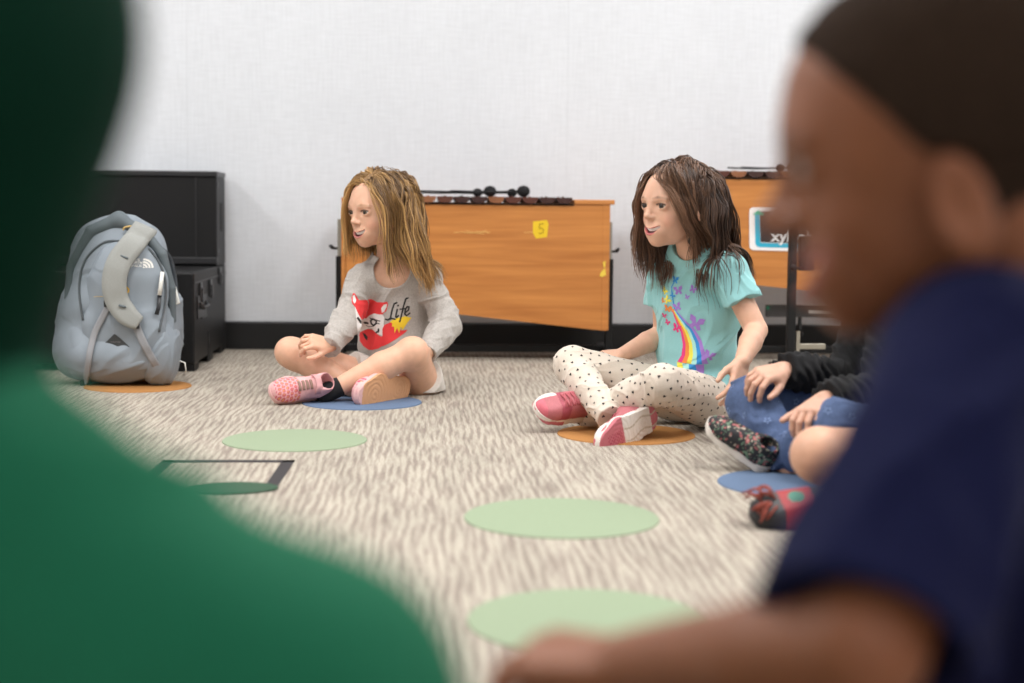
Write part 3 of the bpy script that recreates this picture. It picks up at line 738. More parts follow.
def girl_grey():
    F = Figure('smiling girl with blonde shoulder-length hair in a grey fox shirt, sitting cross-legged', P(392, 396, 4.0), M_SKIN, .0017); g = F.body
    H = Head(P(379, 210, 3.95), (-math.sin(math.radians(47)), -math.cos(math.radians(47)), -.10), up=V(-.03, 0, 1), sc=.99, smile=1.25, openm=1.15, lips=.85, nose=.92)
    pel = P(397, 376, 4.05); che = P(394, 305, 4.03); nek = P(390, 262, 4.00)
    SR = P(364, 280, 3.98); SL = P(427, 279, 4.01); HR = P(372, 384, 4.0); HL = P(420, 386, 4.0)
    KR = P(290, 352, 3.88); KL = P(413, 352, 3.82); AR = P(364, 394, 3.865); AL = P(332, 390, 3.765)
    ER = P(346, 324, 3.90); EL = P(446, 324, 3.97); WR = P(331, 345, 3.83); WL = P(428, 352, 3.88)
    B = torso(g, pel, che, nek, SL, SR, HL, HR)
    H.build(g, nek - V(0, 0, .01), .030)
    for S, E_, W_ in ((SR, ER, WR), (SL, EL, WL)):
        g.chain([S, E_, E_ * .6 + W_ * .4, W_], [.029, .0245, .0245, .017], .010)
    for Hh, K, A in ((HR, KR, AR), (HL, KL, AL)):
        m = K * .62 + A * .38
        lg = Sdf(); lg.cone(Hh, K, .056, .039, .012); lg.cone(K, m, .036, .037, .014); lg.cone(m, A, .037, .022, .010)
        lg.ell(K * .93 + (Hh + A) * .035, (.039, .039, .038), None, .016); g.grp(lg, .006)
    hand(g, WR, P(312, 341, 3.80) - WR, V(.0, -.75, .75), -1, per=[(.45, .95, .5), (.85, 1.1, .6), (.65, .9, .6), (.5, .8, .5)], sc=.95, spread=.16, fk=.0008)
    hand(g, WL, P(408, 343, 3.83) - WL, V(.15, .3, 1), 1, curls=(.45, .6, .4), sc=.95)
    # shoes (the shin ends inside them)
    def upc(q):     # rose-and-cream flowered toe, pale pink body
        n = len(q); c = np.tile(np.array([.78, .42, .42]), (n, 1)); cell = np.hypot(((q[:, 0] * 95) % 1) - .5, ((q[:, 1] * 95 + (np.floor(q[:, 0] * 95) % 2) * .5) % 1) - .5)
        toe = (q[:, 0] > .108) & (q[:, 0] < .172); c[toe & (cell < .42)] = (.62, .10, .16); c[toe & (cell < .16)] = (.80, .45, .10); c[q[:, 0] >= .172] = (.72, .38, .38); return c
    def soc(q):
        n = len(q); c = np.tile(np.array([.66, .34, .17]), (n, 1)); c[q[:, 2] > .007] = (.78, .46, .44); return c
    M_SH = mat('pink_shoe_upper', attr='Col', rough=.6, noise=.08, nscale=300); M_SO = mat('tan_rubber_sole', attr='Col', rough=.55)
    M_LB = mat('taupe_lace', hexc(150, 122, 108), .7)
    fA = nrm(V(-.78, -.60, -.02)); uA = nrm(V(.50, -.75, .42))
    heelA = P(326, 389.5, 3.80)
    shoe(heelA, fA, uA, .180, False, F.t, M_SH, M_SO, upc, soc, lace='bars', m_lace=M_LB, high=1.12)
    fB = nrm(V(-.50, -.86, -.02)); uB = nrm(V(-.82, .50, .12))
    heelB = P(410, 388, 3.87)
    shoe(heelB, fB, uB, .222, True, F.t, M_SH, M_SO, upc, soc)
    s = Sdf(); d_ = nrm(KL - AL)
    s.cone(AL - d_ * .02, AL + d_ * .016, .0255, .0258, .004)
    v, q = s.mesh(.002); npmesh('sock', v, q, mat('black_sock', hexc(24, 24, 26), .9), F.t)
    F.finish(H, SKIN1, LIP1, (.30, .17, .08), M_SKIN)
    H.eyes(F.b, iris=(.10, .07, .045), look=(.10, -.02)); H.teeth(F.b)
    # shorts
    sh = Sdf(); hl = nrm(HL - HR); sh.ell(pel, (.104, .082, .070), np.stack([hl, np.cross(EZ, hl), EZ], 1), .02)
    for Hh, K in ((HR, KR), (HL, KL)):
        c = Sdf(); e = Hh + (K - Hh) * .30; c.cone(Hh, e + (K - Hh) * .2, .067, .064, .02); c.cut(e, K - Hh, .003); sh.grp(c, .012)
    sh.disp(folds(.003, 24, (1, 0, 0), 3)); sh.cut(V(0, 0, .006), (0, 0, -1), .001)
    v, q = sh.mesh(.0025); npmesh('shorts', v, q, mat('pale_grey_shorts', hexc(214, 208, 200), .85, noise=.05, nscale=300), F.t)
    # shirt
    M_T = mat('heather_grey_jersey', hexc(176, 170, 164), .9, noise=.13, nscale=260, bump=.25, bscale=700, sheen=.2)
    sg = Sdf(); torso(sg, pel + V(0, -.005, -.01), che, nek, SL, SR, HL, HR, w=1.03, off=.012)
    up = nrm(nek - pel); fr = nrm(np.cross(nrm(SL - SR), up)); fr = fr if fr[1] < 0 else -fr
    for S, E_, W_ in ((SR, ER, WR), (SL, EL, WL)):
        a = Sdf(); en = W_ + nrm(W_ - E_) * .004
        a.chain([S, E_, E_ * .55 + W_ * .45, en + nrm(W_ - E_) * .02], [.039, .034, .031, .0245], .010, kk=.010); a.cut(en, W_ - E_, .002)
        a.cone(en, en + nrm(W_ - E_) * .03, .0195, .0195, .001, 's'); ax = nrm(E_ - S)
        a.disp(folds(.007, 22, nrm(np.cross(ax, V(0, 1, .3))), 5)); sg.grp(a, .012)
    sg.cut(pel + up * -.088, -up * .8 + V(0, 0, -.4), .006)
    sg.disp(folds(.007, 11, nrm(V(.25, 0, 1)), 1.7)); sg.disp(lambda p: (.004 * vnoise(p, 26, 4)).astype(np.float32))
    nb = nek + fr * .034 - up * .018
    Bn = np.stack([nrm(SL - SR), fr, up], 1)
    sg.ell(nb, V(.050, .060, .046), Bn, .003, 's'); sg.cone(nek - up * .01, nek + up * .08, .040, .05, .004, 's')
    v, q = sg.mesh(.002); T = npmesh('shirt', v, q, M_T, F.t)
    # fox print, "Life"
    W2 = (B[:, 0]); pc = P(382.5, 325, 3.9); ux = V(1, 0, 0); ux = nrm(CR + V(0, .10, 0)); uy = nrm(np.cross(fr, ux)); uy = uy if uy[2] > 0 else -uy; nn = nrm(np.cross(ux, uy)); nn = nn if nn[1] < 0 else -nn
    S_ = 3.95 / 1480 / 7.59 * .95     # one pixel of the 7.59x study of the print in metres
    def c2(pts): return [((x - 330) * S_ * 1.08, -(y - 400) * S_ * 1.05) for x, y in pts]
    RED = (.78, .045, .05); WH = (.82, .80, .78); YE = (.86, .60, .03); BK = (.02, .02, .02)
    L_ = [(c2([(105, 205), (118, 168), (132, 172), (160, 222), (205, 225), (250, 238), (290, 265), (330, 262), (368, 256), (374, 280), (360, 330), (330, 355), (270, 355), (235, 372), (210, 405), (185, 380), (160, 330), (130, 265), (110, 240)]), RED),
          (c2([(130, 262), (160, 330), (185, 380), (208, 402), (235, 372), (270, 352), (330, 355), (345, 375), (340, 420), (345, 460), (330, 520), (290, 505), (250, 470), (225, 478), (190, 500), (165, 520), (150, 470), (145, 400)]), WH),
          (c2([(115, 190), (128, 180), (140, 222), (128, 245), (116, 225)]), WH), (c2([(322, 305), (345, 278), (366, 275), (362, 300), (345, 335), (328, 342)]), WH),
          (c2([(330, 470), (345, 435), (390, 415), (430, 430), (470, 480), (520, 480), (500, 500), (440, 540), (370, 580), (330, 600), (300, 560), (330, 520)]), RED),
          (c2([(150, 540), (180, 510), (225, 480), (260, 480), (300, 515), (340, 540), (350, 580), (300, 620), (230, 640), (190, 620), (165, 590)]), RED),
          (c2([(385, 410), (430, 385), (500, 372), (550, 388), (520, 420), (500, 450), (480, 480), (468, 452), (455, 500), (440, 460), (420, 500), (418, 450), (400, 445), (405, 425)]), YE),
          (c2([(182, 520), (205, 525), (222, 545), (218, 570), (200, 560)]), BK)]
    lines = [(c2([(438, 268), (420, 275), (404, 320), (392, 380), (372, 398), (356, 392)]), 6.5), (c2([(372, 398), (400, 385), (425, 392)]), 6), (c2([(442, 318), (430, 372), (437, 380), (450, 365)]), 6.5), (c2([(447, 290), (449, 288)]), 7),
             (c2([(522, 232), (506, 238), (490, 290), (474, 360), (460, 410)]), 6.5), (c2([(462, 318), (505, 312)]), 5), (c2([(500, 345), (525, 325), (530, 300), (515, 298), (500, 325), (498, 355), (512, 368), (535, 350)]), 6),
             (c2([(245, 410), (262, 395), (285, 405), (285, 425), (265, 445), (248, 430), (245, 410)]), 7), (c2([(265, 395), (240, 392)]), 4), (c2([(285, 400), (310, 405)]), 5), (c2([(285, 420), (308, 428)]), 4),
             (c2([(150, 345), (162, 362), (172, 385)]), 7.5), (c2([(200, 436), (222, 434)]), 9), (c2([(285, 495), (300, 490), (303, 470)]), 7.5), (c2([(210, 455), (230, 462), (262, 450)]), 2.5)]
    def col(x, y):
        m = np.zeros(len(x), bool); c = np.zeros((len(x), 3))
        for pl, cc in L_:
            k = poly_mask(x, y, pl); m |= k; c[k] = cc
        for pl, w in lines:
            k = line_mask(x, y, pl, w * S_); m |= k; c[k] = BK
        return m, c
    drape('fox_print', T, pc, ux, uy, nn, .17, .19, .0006, col, mat('shirt_print', attr='Col', rough=.8), T)
    # hair
    def ob(o):
        o.cone(H.W(-.02, 0, -.045), nek, .034, .034, .02); o.cone(SL, SR, .044, .044, .02); o.ell(che, V(.104, .074, .10), B, .03)
    def dr(i, p, loc, H):
        o = np.zeros((len(p), 3)); lf = loc[:, 1] > .012; fr_ = loc[:, 0] > -.02
        if i < 9: o[lf & fr_] += H.R @ V(-.16, .30, 0)
        elif i > 12: o[lf] += V(.16, .02, 0)
        if i < 12: o[~lf & fr_] += H.R @ V(-.10, 0, 0)
        return o
    make_hair(F, H, ob, .012, 6500, 36, .0098, (20, 4, -3), (.15, .075, .024), (.58, .34, .125), rad=.0013, layr=.009, keep_c=(.080, .014, -.035), keep_r=(.045, .054, .09), drift=dr)
    return F
if 'g1' in WHO: girl_grey()
def girl_aqua():
    F = Figure('smiling girl with long dark brown hair in an aqua rainbow t-shirt and polka dot leggings', P(700, 428, 3.36), M_SKIN, .0017); g = F.body
    H = Head(P(676, 205.5, 3.33), (-math.sin(math.radians(55)), -math.cos(math.radians(55)), -.02), up=V(.02, 0, 1), sc=.96, smile=1.3, openm=1.1, lips=.75, nose=.90)
    pel = P(698, 386, 3.46); che = P(698, 308, 3.43); nek = P(694, 250, 3.37)
    SR = P(664, 268, 3.47); SL = P(727, 270, 3.33); HR = P(682, 398, 3.46); HL = P(708, 402, 3.37)
    KR = P(572, 365, 3.40); KL = P(662, 383, 3.17); AR = P(606, 412, 3.235); AL = P(590, 414, 3.345)
    ER = P(664, 334, 3.50); EL = P(756, 330, 3.29); WR = P(622, 355, 3.44); WL = P(742, 362, 3.17)
    B = torso(g, pel, che, nek, SL, SR, HL, HR)
    H.build(g, nek - V(0, 0, .01), .030)
    for S, E_, W_ in ((SR, ER, WR), (SL, EL, WL)):
        g.chain([S, E_, E_ * .6 + W_ * .4, W_], [.029, .0255, .0255, .017], .010)
    for Hh, K, A in ((HR, KR, AR), (HL, KL, AL)):
        m = K * .62 + A * .38; lg = Sdf(); lg.cone(Hh, K, .054, .037, .012); lg.cone(K, m, .034, .034, .014); lg.cone(m, A, .034, .021, .010); g.grp(lg, .006)
    hand(g, WR, P(596, 358, 3.46) - WR, V(.0, -.5, 1), -1, curls=(.4, .5, .4), sc=.95)
    hand(g, WL, P(738, 386, 3.14) - WL, V(.75, -.6, .3), 1, curls=(.35, .4, .3), sc=.95)
    PK = (.55, .15, .18); WHT = (.80, .74, .68)
    def upc(q):
        n = len(q); c = np.tile(np.array([.50, .15, .17]), (n, 1)); c[(q[:, 0] > .163) & (q[:, 2] > .012)] = (.62, .14, .18)
        c[(np.abs(q[:, 0] - .118) < .012) & (q[:, 2] < .05)] = (.38, .07, .10); c[(q[:, 1] > .018) & (q[:, 0] > .13) & (q[:, 2] > .02)] = WHT; return c
    def soc(q):
        n = len(q); c = np.tile(np.array(WHT), (n, 1)); b = q[:, 2] < .012
        c[b & (q[:, 0] > .112)] = PK; hexm = (np.sin(q[:, 0] * 700) * np.sin(q[:, 1] * 700) > .1) & (q[:, 0] > .118) & (q[:, 0] < .16) & (np.abs(q[:, 1]) < .02); c[b & hexm] = (.42, .05, .09)
        c[b & (q[:, 0] < .022)] = PK; c[b & (np.abs(np.abs(q[:, 1] + .004 * np.sin(q[:, 0] * 90)) - .014) < .0018) & (q[:, 0] < .11)] = (.55, .47, .38); return c
    M_SH = mat('coral_shoe_upper', attr='Col', rough=.6, noise=.08, nscale=300); M_SO = mat('white_rubber_sole', attr='Col', rough=.5)
    M_LC = mat('coral_lace', hexc(186, 96, 104), .75)
    fA = nrm(V(-.80, -.58, .02)); uA = nrm(V(.42, -.60, .68))
    shoe(P(595, 411, 3.375) , fA, uA, .190, False, F.t, M_SH, M_SO, upc, soc, lace='lace', m_lace=M_LC, vs=.002)
    fB = nrm(V(-.62, -.62, -.30)); uB = nrm(V(-.66, .74, .06))
    shoe(P(657, 415, 3.20), fB, uB, .190, True, F.t, M_SH, M_SO, upc, soc, lace='lace', m_lace=M_LC, vs=.002)
    F.finish(H, (.72, .42, .29), (.60, .17, .17), (.07, .035, .02), M_SKIN)
    H.eyes(F.b, iris=(.05, .028, .018), look=(.10, 0)); H.teeth(F.b)
    # leggings with tiny hearts
    lg = Sdf(); hl = nrm(HL - HR); lg.ell(pel, (.104, .080, .074), np.stack([hl, np.cross(EZ, hl), EZ], 1), .02)
    for i, (Hh, K, A) in enumerate(((HR, KR, AR), (HL, KL, AL))):
        m = K * .62 + A * .38; e = A - nrm(K - A) * .022; l = Sdf(); l.cone(Hh, K, .060, .042, .012); l.cone(K, m, .039, .038, .012); l.cone(m, A - nrm(K - A) * .03, .038, .028, .010); l.cut(e, A - K, .002)
        l.disp(folds(.0035, 24, nrm(np.cross(K - A, V(0, 0, 1))), 5 + i)); l.disp(lambda p, K=K: (-.004 * np.clip(1 - np.linalg.norm(p - (K + V(0, .03, -.03)), axis=1) / .06, 0, 1) * (np.sin(p @ nrm(A - Hh) * 420) > .2)).astype(np.float32)); lg.grp(l, .004)
    lg.cut(V(0, 0, .006), (0, 0, -1), .001)
    v, q = lg.mesh(.002)
    # scatter hearts
    fc = v[q]; cen = fc.mean(1); nn = np.cross(fc[:, 1] - fc[:, 0], fc[:, 2] - fc[:, 0]); nn /= np.linalg.norm(nn, axis=1)[:, None] + 1e-12
    sdf_out = lg(cen + nn * .004); nn[sdf_out < 0] *= -1
    order = rng.permutation(len(cen)); cells = {}; pts = []
    mind = .0195
    for i in order[:90000]:
        c = cen[i]; k = tuple((c / mind).astype(int)); ok = True
        for dx in (-1, 0, 1):
            for dy in (-1, 0, 1):
                for dz in (-1, 0, 1):
                    for j in cells.get((k[0] + dx, k[1] + dy, k[2] + dz), ()):
                        if np.linalg.norm(cen[j] - c) < mind: ok = False; break
        if ok: cells.setdefault(k, []).append(i); pts.append(i)
    hv = [(0, -1.15), (.55, -.45), (1, .15), (.95, .65), (.5, .85), (0, .5), (-.5, .85), (-.95, .65), (-1, .15), (-.55, -.45)]
    V2 = list(v); tri = []; base = len(v); ev = []
    for i in pts:
        n_ = nn[i]; c = cen[i] + n_ * .0006; a = rng.random() * 6.28; t1 = nrm(np.cross(n_, V(.3, .5, .8))); t2 = np.cross(n_, t1); t1, t2 = t1 * math.cos(a) + t2 * math.sin(a), t2 * math.cos(a) - t1 * math.sin(a)
        s = .0025 + .0011 * rng.random(); b0 = base + len(ev); ev.append(c)
        for (x, y) in hv: ev.append(c + (t1 * x + t2 * y) * s)
        for k in range(10): tri.append((b0, b0 + 1 + k, b0 + 1 + (k + 1) % 10))
    V2 = np.vstack([v, np.array(ev)]); fm = np.concatenate([np.zeros(len(q), int), np.ones(len(tri), int)])
    npmesh('leggings', V2, [q, np.array(tri)], [mat('cream_knit', hexc(216, 203, 188), .9, noise=.04, nscale=400, sheen=.2), mat('black_heart_print', hexc(28, 24, 26), .8)], F.t, fmat=fm)
    # t-shirt
    M_T = mat('aqua_jersey', hexc(148, 204, 205), .88, noise=.03, nscale=350, bump=.2, bscale=800, sheen=.2)
    up = nrm(nek - pel); lat = nrm(SL - SR); fr = nrm(np.cross(lat, up)); fr = fr if fr[1] < 0 else -fr
    sg = Sdf(); torso(sg, pel + V(0, 0, -.02), che, nek, SL, SR, HL, HR, w=1.09, off=.012)
    sg.ell(pel + V(.01, 0, .0), V(.118, .096, .07), np.stack([hl, np.cross(EZ, hl), EZ], 1), .03)
    for S, E_, W_ in ((SR, ER, WR), (SL, EL, WL)):
        a = Sdf(); en = S + (E_ - S) * .50; a.cone(S, en + (E_ - S) * .2, .041, .040, .01); a.cut(en, E_ - S + V(0, 0, -.02), .003)
        a.cone(S * .6 + en * .4, en + (E_ - S) * .3, .031, .036, .003, 's'); a.disp(folds(.005, 18, nrm(E_ - S), 5)); sg.grp(a, .012)
    sg.cut(V(0, 0, .012), (0, 0, -1), .002); sg.cut(pel + fr * .02 + up * -.045, -up - fr * -.0 + fr * .75, .01)
    sg.disp(folds(.008, 10, nrm(V(.3, 0, 1)), 2.7)); sg.disp(lambda p: (.004 * vnoise(p, 22, 4)).astype(np.float32))
    sg.ell(nek + fr * .020 + up * .010, V(.040, .046, .024), np.stack([lat, fr, up], 1), .003, 's'); sg.cone(nek - up * .0, nek + up * .08, .038, .05, .004, 's')
    v, q = sg.mesh(.002); T = npmesh('t_shirt', v, q, M_T, F.t)
    # rainbow and butterflies
    ux = nrm(CR * 1.0 + V(0, -.20, 0)); nn_ = nrm(fr * .6 + V(0, -1, 0) * .6); uy = nrm(np.cross(nn_, ux)); uy = uy if uy[2] > 0 else -uy
    S_ = 3.32 / 1480 / 5.22; pc = P(669.5, 318, 3.30)
    def c2(pts): return [((x - 204) * S_ * .97, -(y - 345) * S_ * .93) for x, y in pts]   # study pixels of the 5.22x crop (x0=640,y0=250)
    PU = (.40, .22, .66); BL = (.04, .30, .72); YE = (.90, .80, .10); OR = (.92, .28, .06); PI = (.85, .05, .24); AQ = (.42, .80, .74); YY = (.86, .80, .30)
    bands = [(PI, (165, 405), (215, 500), (205, 640), .0), (OR, None, None, None, 0)]
    L_ = []
    # five flowing bands between a left and right edge curve
    le = [(150, 350), (175, 410), (205, 470), (222, 540), (215, 600), (190, 640)]; re_ = [(178, 345), (225, 385), (290, 440), (335, 510), (362, 580), (372, 640)]
    cols_ = [PI, OR, YE, AQ, BL, PU]
    for i, cc in enumerate(cols_):
        a0, a1 = i / 6, (i + 1) / 6; A_ = [(l[0] * (1 - a0) + r[0] * a0, l[1] * (1 - a0) + r[1] * a0) for l, r in zip(le, re_)]; B_ = [(l[0] * (1 - a1) + r[0] * a1, l[1] * (1 - a1) + r[1] * a1) for l, r in zip(le, re_)]
        L_.append((c2(A_ + B_[::-1]), cc))
    for i, cc in enumerate([YE, AQ, BL, PU]):
        L_.append((c2([(185 + 40 * i, 642), (228 + 40 * i, 642), (235 + 38 * i, 700), (200 + 38 * i, 700)]), cc))
    def bfly(cx, cy, s, a, cc):
        w = [(0, 0), (-.3, -.9), (-1.1, -1.1), (-1.0, -.3), (-.5, 0), (-.9, .6), (-.4, .9), (0, .25), (.4, .9), (.9, .6), (.5, 0), (1.0, -.3), (1.1, -1.1), (.3, -.9)]
        L_.append((c2([(cx + s * (x * math.cos(a) - y * math.sin(a)), cy + s * (x * math.sin(a) + y * math.cos(a))) for x, y in w]), cc))
    for t in [(170, 170, 20, .1, BL), (190, 230, 25, -.2, PU), (280, 215, 20, .5, PU), (247, 260, 13, .2, PU), (185, 325, 24, -.4, PU), (300, 410, 42, .3, PU), (380, 590, 28, .4, PU), (152, 262, 14, .8, BL), (95, 245, 18, .6, YE), (72, 225, 14, .3, YE),
              (117, 290, 20, .9, YE), (85, 300, 14, .9, OR), (122, 342, 20, .2, OR), (148, 345, 12, .6, OR), (95, 388, 14, .2, PI), (115, 425, 16, .5, PI), (178, 450, 24, .3, PI)]: bfly(*t)
    lines = [(c2([(165, 180), (148, 210), (150, 250), (158, 300), (170, 350)]), 3, BL)]
    def col(x, y):
        m = np.zeros(len(x), bool); c = np.zeros((len(x), 3))
        for pl, w, cc in lines: k = line_mask(x, y, pl, w * S_); m |= k; c[k] = cc
        for pl, cc in L_: k = poly_mask(x, y, pl); m |= k; c[k] = cc
        return m, c
    drape('rainbow_print', T, pc, ux, uy, nn_, .20, .33, .001, col, mat('rainbow_print_ink', attr='Col', rough=.8), T)
    def ob(o):
        o.cone(H.W(-.02, 0, -.045), nek, .034, .034, .02); o.cone(SL, SR, .046, .046, .02); o.ell(che, V(.108, .078, .10), B, .03); o.cone(SL, EL, .04, .03, .02)
    def dr(i, p, loc, H):
        o = np.zeros((len(p), 3)); lf = loc[:, 1] > -.006; fr_ = loc[:, 0] > -.03; bk = loc[:, 0] <= -.03
        if 5 < i < 22: o[lf & fr_] += H.R @ V(-.26, .10, 0)
        if i < 10: o[lf & bk] += H.R @ V(-.12, .0, 0)
        if 7 < i < 26: o[lf] += V(.06, .26, 0)
        if i > 6: o[~lf] += V(.06, 0, 0)
        if i < 14: o[~lf & fr_] += H.R @ V(-.06, -.04, 0)
        return o
    make_hair(F, H, ob, -.006, 6500, 46, .0098, (19, 4, 2), (.040, .019, .011), (.19, .098, .055), rad=.0012, wave=.36, capc=(.03, .015, .009), lenr=8, layr=.009, keep_c=(.075, .004, -.035), keep_r=(.050, .052, .09), drift=dr)
    return F
if 'g2' in WHO: girl_aqua()
def simple_torso(F, pel, che, nek, SL, SR, HL, HR, w=1.0, dep=1.0): return torso(F.body, pel, che, nek, SL, SR, HL, HR, w=w, dep=dep)
def legs(F, prs, r=(.056, .039, .037, .022)):
    for Hh, K, A in prs:
        m = K * .62 + A * .38; lg = Sdf(); lg.cone(Hh, K, r[0], r[1], .012); lg.cone(K, m, r[1] * .93, r[2], .014); lg.cone(m, A, r[2], r[3], .010); F.body.grp(lg, .006)
def denim_stars(name, col, vs, S, parent):
    v, q = S.mesh(vs); fc = v[q]; cen = fc.mean(1); nn = np.cross(fc[:, 1] - fc[:, 0], fc[:, 2] - fc[:, 0]); nn /= np.linalg.norm(nn, axis=1)[:, None] + 1e-12
    so = S(cen + nn * .004); nn[so < 0] *= -1; order = rng.permutation(len(cen))[:20000]; pts = []
    for i in order:
        if all(np.linalg.norm(cen[j] - cen[i]) > .038 for j in pts): pts.append(i)
    ev = []; qs = []; base = len(v)
    for i in pts:
        n_ = nn[i]; c = cen[i] + n_ * .0012; t1 = nrm(np.cross(n_, V(.3, .5, .8))); t2 = np.cross(n_, t1); a0 = rng.random() * 6; s = .0085; b0 = base + len(ev)
        for k in range(10):
            a = a0 + k * math.pi / 5; r = s if k % 2 == 0 else s * .5
            for rr in (r, r * .72): ev.append(c + (t1 * math.cos(a) + t2 * math.sin(a)) * rr)
        for k in range(10): j = (k + 1) % 10; qs.append((b0 + 2 * k, b0 + 2 * j, b0 + 2 * j + 1, b0 + 2 * k + 1))
    fm = np.concatenate([np.zeros(len(q), int), np.ones(len(qs), int)])
    return npmesh(name, np.vstack([v, np.array(ev)]), np.vstack([q, np.array(qs)]), [mat('denim', col, .85, noise=.12, nscale=160, bump=.3, bscale=900), mat('faded_star_print', hexc(134, 156, 196), .85)], parent, fmat=fm)
def kid_jeans():
    F = Figure('child in black fuzzy sweater and blue star-print jeans beside the girl in aqua', G(880, 452), M_SKIN, .002); g = F.body
    H = Head(P(888, 222, 3.02), (-.93, -.35, -.03), sc=.97, smile=.6, openm=.4)
    pel = P(895, 412, 3.08); che = P(888, 335, 3.06); nek = P(888, 275, 3.03)
    SR = P(872, 295, 3.14); SL = P(896, 298, 2.96); HR = P(880, 420, 3.14); HL = P(888, 424, 3.02)
    KR = P(752, 402, 2.93); KL = P(838, 428, 2.68); AR = P(790, 470, 2.79); AL = P(776, 468, 2.86)
    ER = P(845, 378, 3.04); EL = P(878, 392, 2.84); WR = P(783, 370, 2.90); WL = P(824, 400, 2.72)
    simple_torso(F, pel, che, nek, SL, SR, HL, HR); H.build(g, nek - V(0, 0, .01), .030)
    for S, E_, W_ in ((SR, ER, WR), (SL, EL, WL)): g.chain([S, E_, E_ * .6 + W_ * .4, W_], [.029, .0245, .0245, .017], .010)
    legs(F, ((HR, KR, AR), (HL, KL, AL)))
    hand(g, WR, P(746, 379, 2.84) - WR, V(-.25, -.55, .8), -1, per=[(.55, .8, .5), (.50, .75, .5), (.5, .8, .5), (.55, .8, .5)], sc=1.0, spread=.16, fk=.0008, thumb=(.8, .5, -.45))
    hand(g, WL, P(796, 422, 2.64) - WL, V(-.45, -.55, .6), 1, curls=(.5, .8, .5), sc=1.0, fk=.001)
    F.finish(H, (.60, .34, .24), LIP1, (.06, .03, .02), M_SKIN); H.eyes(F.b); H.teeth(F.b)
    M_D = hexc(74, 92, 128)
    jn = Sdf(); hl = nrm(HL - HR); jn.ell(pel, (.108, .090, .074), np.stack([hl, np.cross(EZ, hl), EZ], 1), .02)
    for i, (Hh, K, A) in enumerate(((HR, KR, AR), (HL, KL, AL))):
        m = K * .6 + A * .4; l = Sdf(); l.cone(Hh, K, .066, .050, .012); l.cone(K, m, .050, .046, .012); l.cone(m, A, .046, .036, .010); l.cut(A, A - K, .002); l.disp(folds(.007, 15, nrm(np.cross(K - A, V(0, .3, 1))), 5 + i)); jn.grp(l, .004)
    jn.cut(V(0, 0, .006), (0, 0, -1), .001); denim_stars('jeans', M_D, .0025, jn, F.t)
    M_K = mat('black_fuzzy_knit', hexc(17, 17, 19), .95, noise=.3, nscale=300, bump=.8, bscale=350)
    sg = Sdf(); torso(sg, pel, che, nek, SL, SR, HL, HR, w=1.08, off=.016)
    for S, E_, W_ in ((SR, ER, WR), (SL, EL, WL)):
        a = Sdf(); en = W_ + nrm(E_ - W_) * .004; a.chain([S, E_, W_ * .75 + E_ * .25, en + nrm(W_ - E_) * .02], [.046, .040, .038, .033], .010, kk=.01); a.cut(en, W_ - E_, .004); sg.grp(a, .012)
    sg.cut(pel - V(0, 0, .055), (0, 0, -1), .006); sg.disp(lambda p: (.0035 * vnoise(p, 60, 4) + .003 * np.sin(p[:, 0] * 300 + p[:, 2] * 160 + 3 * vnoise(p, 30))).astype(np.float32) * .8)
    sg.cone(nek + V(0, 0, .005), nek + V(0, 0, .08), .034, .05, .004, 's')
    v, q = sg.mesh(.0025); npmesh('sweater', v, q, M_K, F.t)
    def upc(q):
        n = len(q); c = np.tile(np.array([.018, .018, .02]), (n, 1)); a = vnoise(q, 170, 3); b = vnoise(q, 170, 11); c[a > .46] = (.42, .12, .12); c[b > .46] = (.12, .20, .13); c[(vnoise(q, 200, 19) > .58)] = (.45, .38, .30); return c
    M_S = mat('floral_canvas', attr='Col', rough=.8); M_W = mat('white_rubber', hexc(222, 214, 204), .5)
    shoe(P(768, 472, 2.80), nrm(V(-.60, .20, .42)), nrm(V(.50, -.62, .62)), .158, False, F.t, M_S, M_W, upc, None, vs=.0022)
    shoe(P(872, 468, 2.86), nrm(V(-.60, -.75, 0)), nrm(V(-.6, .7, .1)), .185, True, F.t, M_S, M_W, upc, None, vs=.0022)
    def ob(o): o.cone(H.W(-.02, 0, -.045), nek, .034, .034, .02); o.cone(SL, SR, .05, .05, .02); o.ell(che, V(.11, .11, .10), None, .03)
    make_hair(F, H, ob, .0, 1500, 34, .0105, (18, 2, 2), (.02, .012, .008), (.07, .04, .025), rad=.0026, capc=(.02, .012, .008), drift=lambda i, p, loc, H: np.tile(H.R @ V(-.2, 0, 0), (len(p), 1)) if i < 12 else 0)
